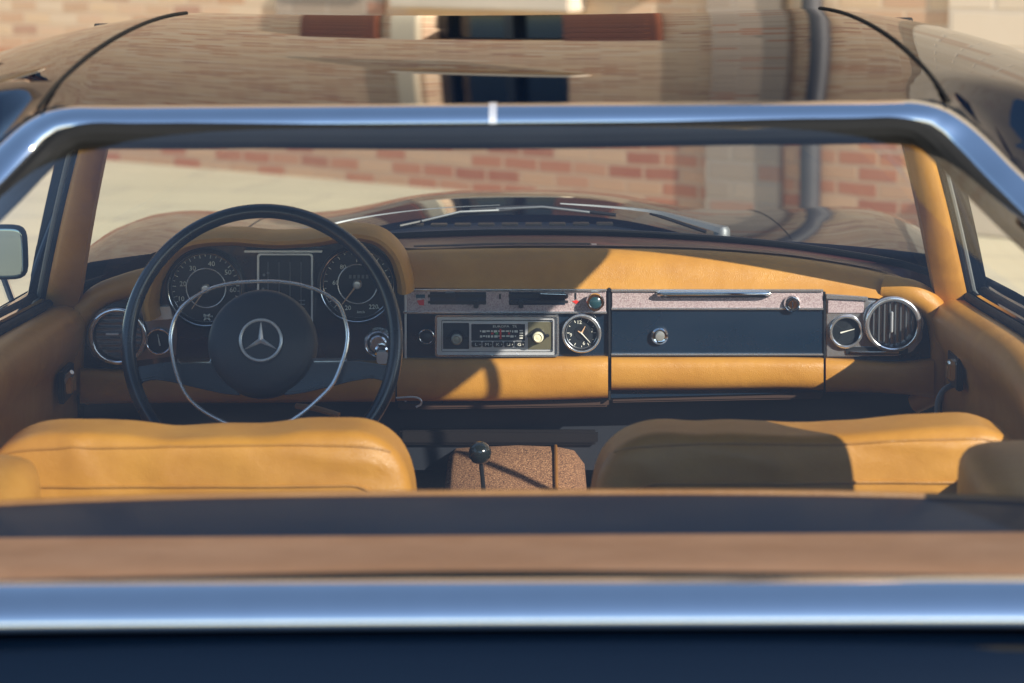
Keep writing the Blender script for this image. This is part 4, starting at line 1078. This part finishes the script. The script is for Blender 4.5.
for k_, (a, b_, c_, d_) in enumerate(holes):
    bm = bmesh.new()
    for x0, x1, z0, z1 in ((a, a + .06, c_, d_), (b_ - .06, b_, c_, d_), (a, b_, d_ - .06, d_), (a, b_, c_, c_ + .06), ((a + b_) / 2 - .03, (a + b_) / 2 + .03, c_, d_)): box(bm, ((x0 + x1) / 2, .14, (z0 + z1) / 2), ((x1 - x0) / 2, .03, (z1 - z0) / 2), .004)
    w_ = finish('window', bm, SHUT if k_ > 1 else BLACK, bld)
    bm = bmesh.new(); box(bm, ((a + b_) / 2, .17, (c_ + d_) / 2), ((b_ - a) / 2, .006, (d_ - c_) / 2)); finish('window_glass', bm, DARKGL, w_)
    bm = bmesh.new(); box(bm, ((a + b_) / 2, -.03, c_ - .045), ((b_ - a) / 2 + .12, .10, .045), .01); finish('sill', bm, STONE, bld if k_ > 1 else w_)
# open shutters beside the lower window
for a, b_ in ((wl(312, 60)[0], wl(385, 60)[0]), (Wx1 + .01, wl(660, 60)[0])):
    bm = bmesh.new(); box(bm, ((a + b_) / 2, -.03, (zs0 + zs1) / 2), ((b_ - a) / 2, .022, (zs1 - zs0) / 2), .004)
    sh = finish('shutter', bm, SHUT, bld)
    bm = bmesh.new()
    for z_ in [zs0 + .08 + (zs1 - zs0 - .16) * i / 9 for i in range(10)]: box(bm, ((a + b_) / 2, -.058, z_), ((b_ - a) / 2 - .05, .006, .018), .002)
    finish('shutter_slats', bm, simple('shutter_slat', (.17, .06, .03), .5), sh)
a, b_ = wl(398, 60)[0], wl(424, 60)[0]; bm = bmesh.new(); box(bm, ((a + b_) / 2, -.02, (zs0 + zs1) / 2), ((b_ - a) / 2, .02, (zs1 - zs0) / 2 + .02), .005); box(bm, ((a + b_) / 2, -.02, (zu0 + zu1) / 2), ((b_ - a) / 2 * .7, .02, (zu1 - zu0) / 2), .005); finish('window_surround', bm, FRAMEW, bld)
for a, b_ in ((-22, wl(711, 150)[0]), (wl(786, 150)[0], xr)):
    bm = bmesh.new(); box(bm, ((a + b_) / 2, -.008, .18), ((b_ - a) / 2, .010, .42)); finish('brick_plinth', bm, BRICKR, bld, 0)
# grey rendered pilaster & repair patch
a, b_ = wl(711, 150)[0], wl(786, 150)[0]; bm = bmesh.new(); box(bm, ((a + b_) / 2, -.02, H_ / 2 - .05), ((b_ - a) / 2, .03, H_ / 2 - .05), .006); finish('pilaster', bm, STUCCO, bld)
a, b_ = wl(278, 20)[0], wl(386, 20)[0]; bm = bmesh.new(); box(bm, ((a + b_) / 2, -.006, .77), ((b_ - a) / 2, .012, .17), .004); finish('render_patch', bm, STUCCO, bld)
# drainpipe
a = wl(817, 150)[0]; bm = bmesh.new(); tube(bm, [Vector((a, -.052, -.02)), Vector((a, -.052, 4)), Vector((a, -.052, H_ - .3))], .046, 20, up=Vector((0, 1, 0))); dp = finish('drainpipe', bm, PIPE, bld)
bm = bmesh.new()
for z_ in (.9, 2.9, 4.9, 6.9, 8.9): lathe(bm, Vector((a, -.052, z_)), [(.045, -.03), (.052, -.03), (.052, .03), (.045, .03)], 24, Vector((0, 0, 1)))
finish('pipe_bracket', bm, PIPE, dp)
bm = bmesh.new(); box(bm, ((-22 + xr) / 2, -.15, H_ + .08), ((xr + 22) / 2, .25, .08), .02); finish('cornice', bm, STONE, bld)
# second building, cream stone
b2 = thing('stone_building', 'cream stone building adjoining the brick one at its right end', 'building', g0 + wd * (xr + .004), False); b2.rotation_euler = (0, 0, ang)
h2 = [(2.2, 3.4, 3.4, 5.2), (5.2, 6.4, 3.4, 5.2), (2.2, 3.4, 1.2, 2.6)]
bm = wallgrid(0, 16, 9.2, h2, .9)
for v in bm.verts: v.co.y -= .02
finish('wall', bm, BRICK2, b2, 0)
for a, b_, c_, d_ in h2:
    bm = bmesh.new()
    for x0, x1, z0, z1 in ((a, a + .06, c_, d_), (b_ - .06, b_, c_, d_), (a, b_, d_ - .06, d_), (a, b_, c_, c_ + .06), ((a + b_) / 2 - .03, (a + b_) / 2 + .03, c_, d_)): box(bm, ((x0 + x1) / 2, +.12, (z0 + z1) / 2), ((x1 - x0) / 2, .03, (z1 - z0) / 2), .004)
    w_ = finish('window', bm, SHUT, b2)
    bm = bmesh.new(); box(bm, ((a + b_) / 2, .155, (c_ + d_) / 2), ((b_ - a) / 2, .006, (d_ - c_) / 2)); finish('window_glass', bm, DARKGL, w_)
    bm = bmesh.new(); box(bm, ((a + b_) / 2, -.05, c_ - .045), ((b_ - a) / 2 + .12, .10, .045), .01); finish('sill', bm, STONE, w_)
bm = bmesh.new(); box(bm, (8, -.03, .10), (7.99, .03, .10), .01); finish('plinth', bm, STONE, b2)

# ====================================================================== LIGHT
AZ, EL = R(42), R(25.8)        # sun behind the car, to the right
sd = Vector((math.sin(AZ) * math.cos(EL), -math.cos(AZ) * math.cos(EL), math.sin(EL)))
ld = bpy.data.lights.new('sun', 'SUN'); ld.energy = 5.0; ld.angle = R(.5); ld.color = (1, .93, .82)
lo = bpy.data.objects.new('sun', ld); COL.objects.link(lo); lo.rotation_euler = (-sd).to_track_quat('-Z', 'Y').to_euler(); lo.location = (5, -8, 8)
w = bpy.data.worlds.new('World'); sc.world = w; w.use_nodes = True; nt = w.node_tree
bg = nt.nodes['Background']; sky = N(nt, 'ShaderNodeTexSky', sky_type='NISHITA'); sky.sun_disc = False
sky.sun_elevation = EL; sky.sun_rotation = math.atan2(sd.x, sd.y); sky.air_density = 1.0; sky.dust_density = .2; sky.ozone_density = 1.4
nt.links.new(sky.outputs[0], bg.inputs[0]); bg.inputs[1].default_value = .145
sc.view_settings.view_transform = 'Standard'; sc.view_settings.look = 'None'; sc.view_settings.exposure = .6; sc.view_settings.gamma = 1
sc.render.engine = 'CYCLES'; sc.cycles.use_denoising = True; sc.cycles.max_bounces = 8; sc.cycles.diffuse_bounces = 3; sc.cycles.transparent_max_bounces = 12
sc.cycles.caustics_reflective = False; sc.cycles.sample_clamp_indirect = 4
for o in list(COL.objects):
    if '_shift' in o: del o['_shift']
print('zt', zt, 'zb', zb, 'zrear', z_rear, 'dash', W(500, 295).z, 'hdr', zs[-1], 'xr', xr, 'wall', g0, g1)
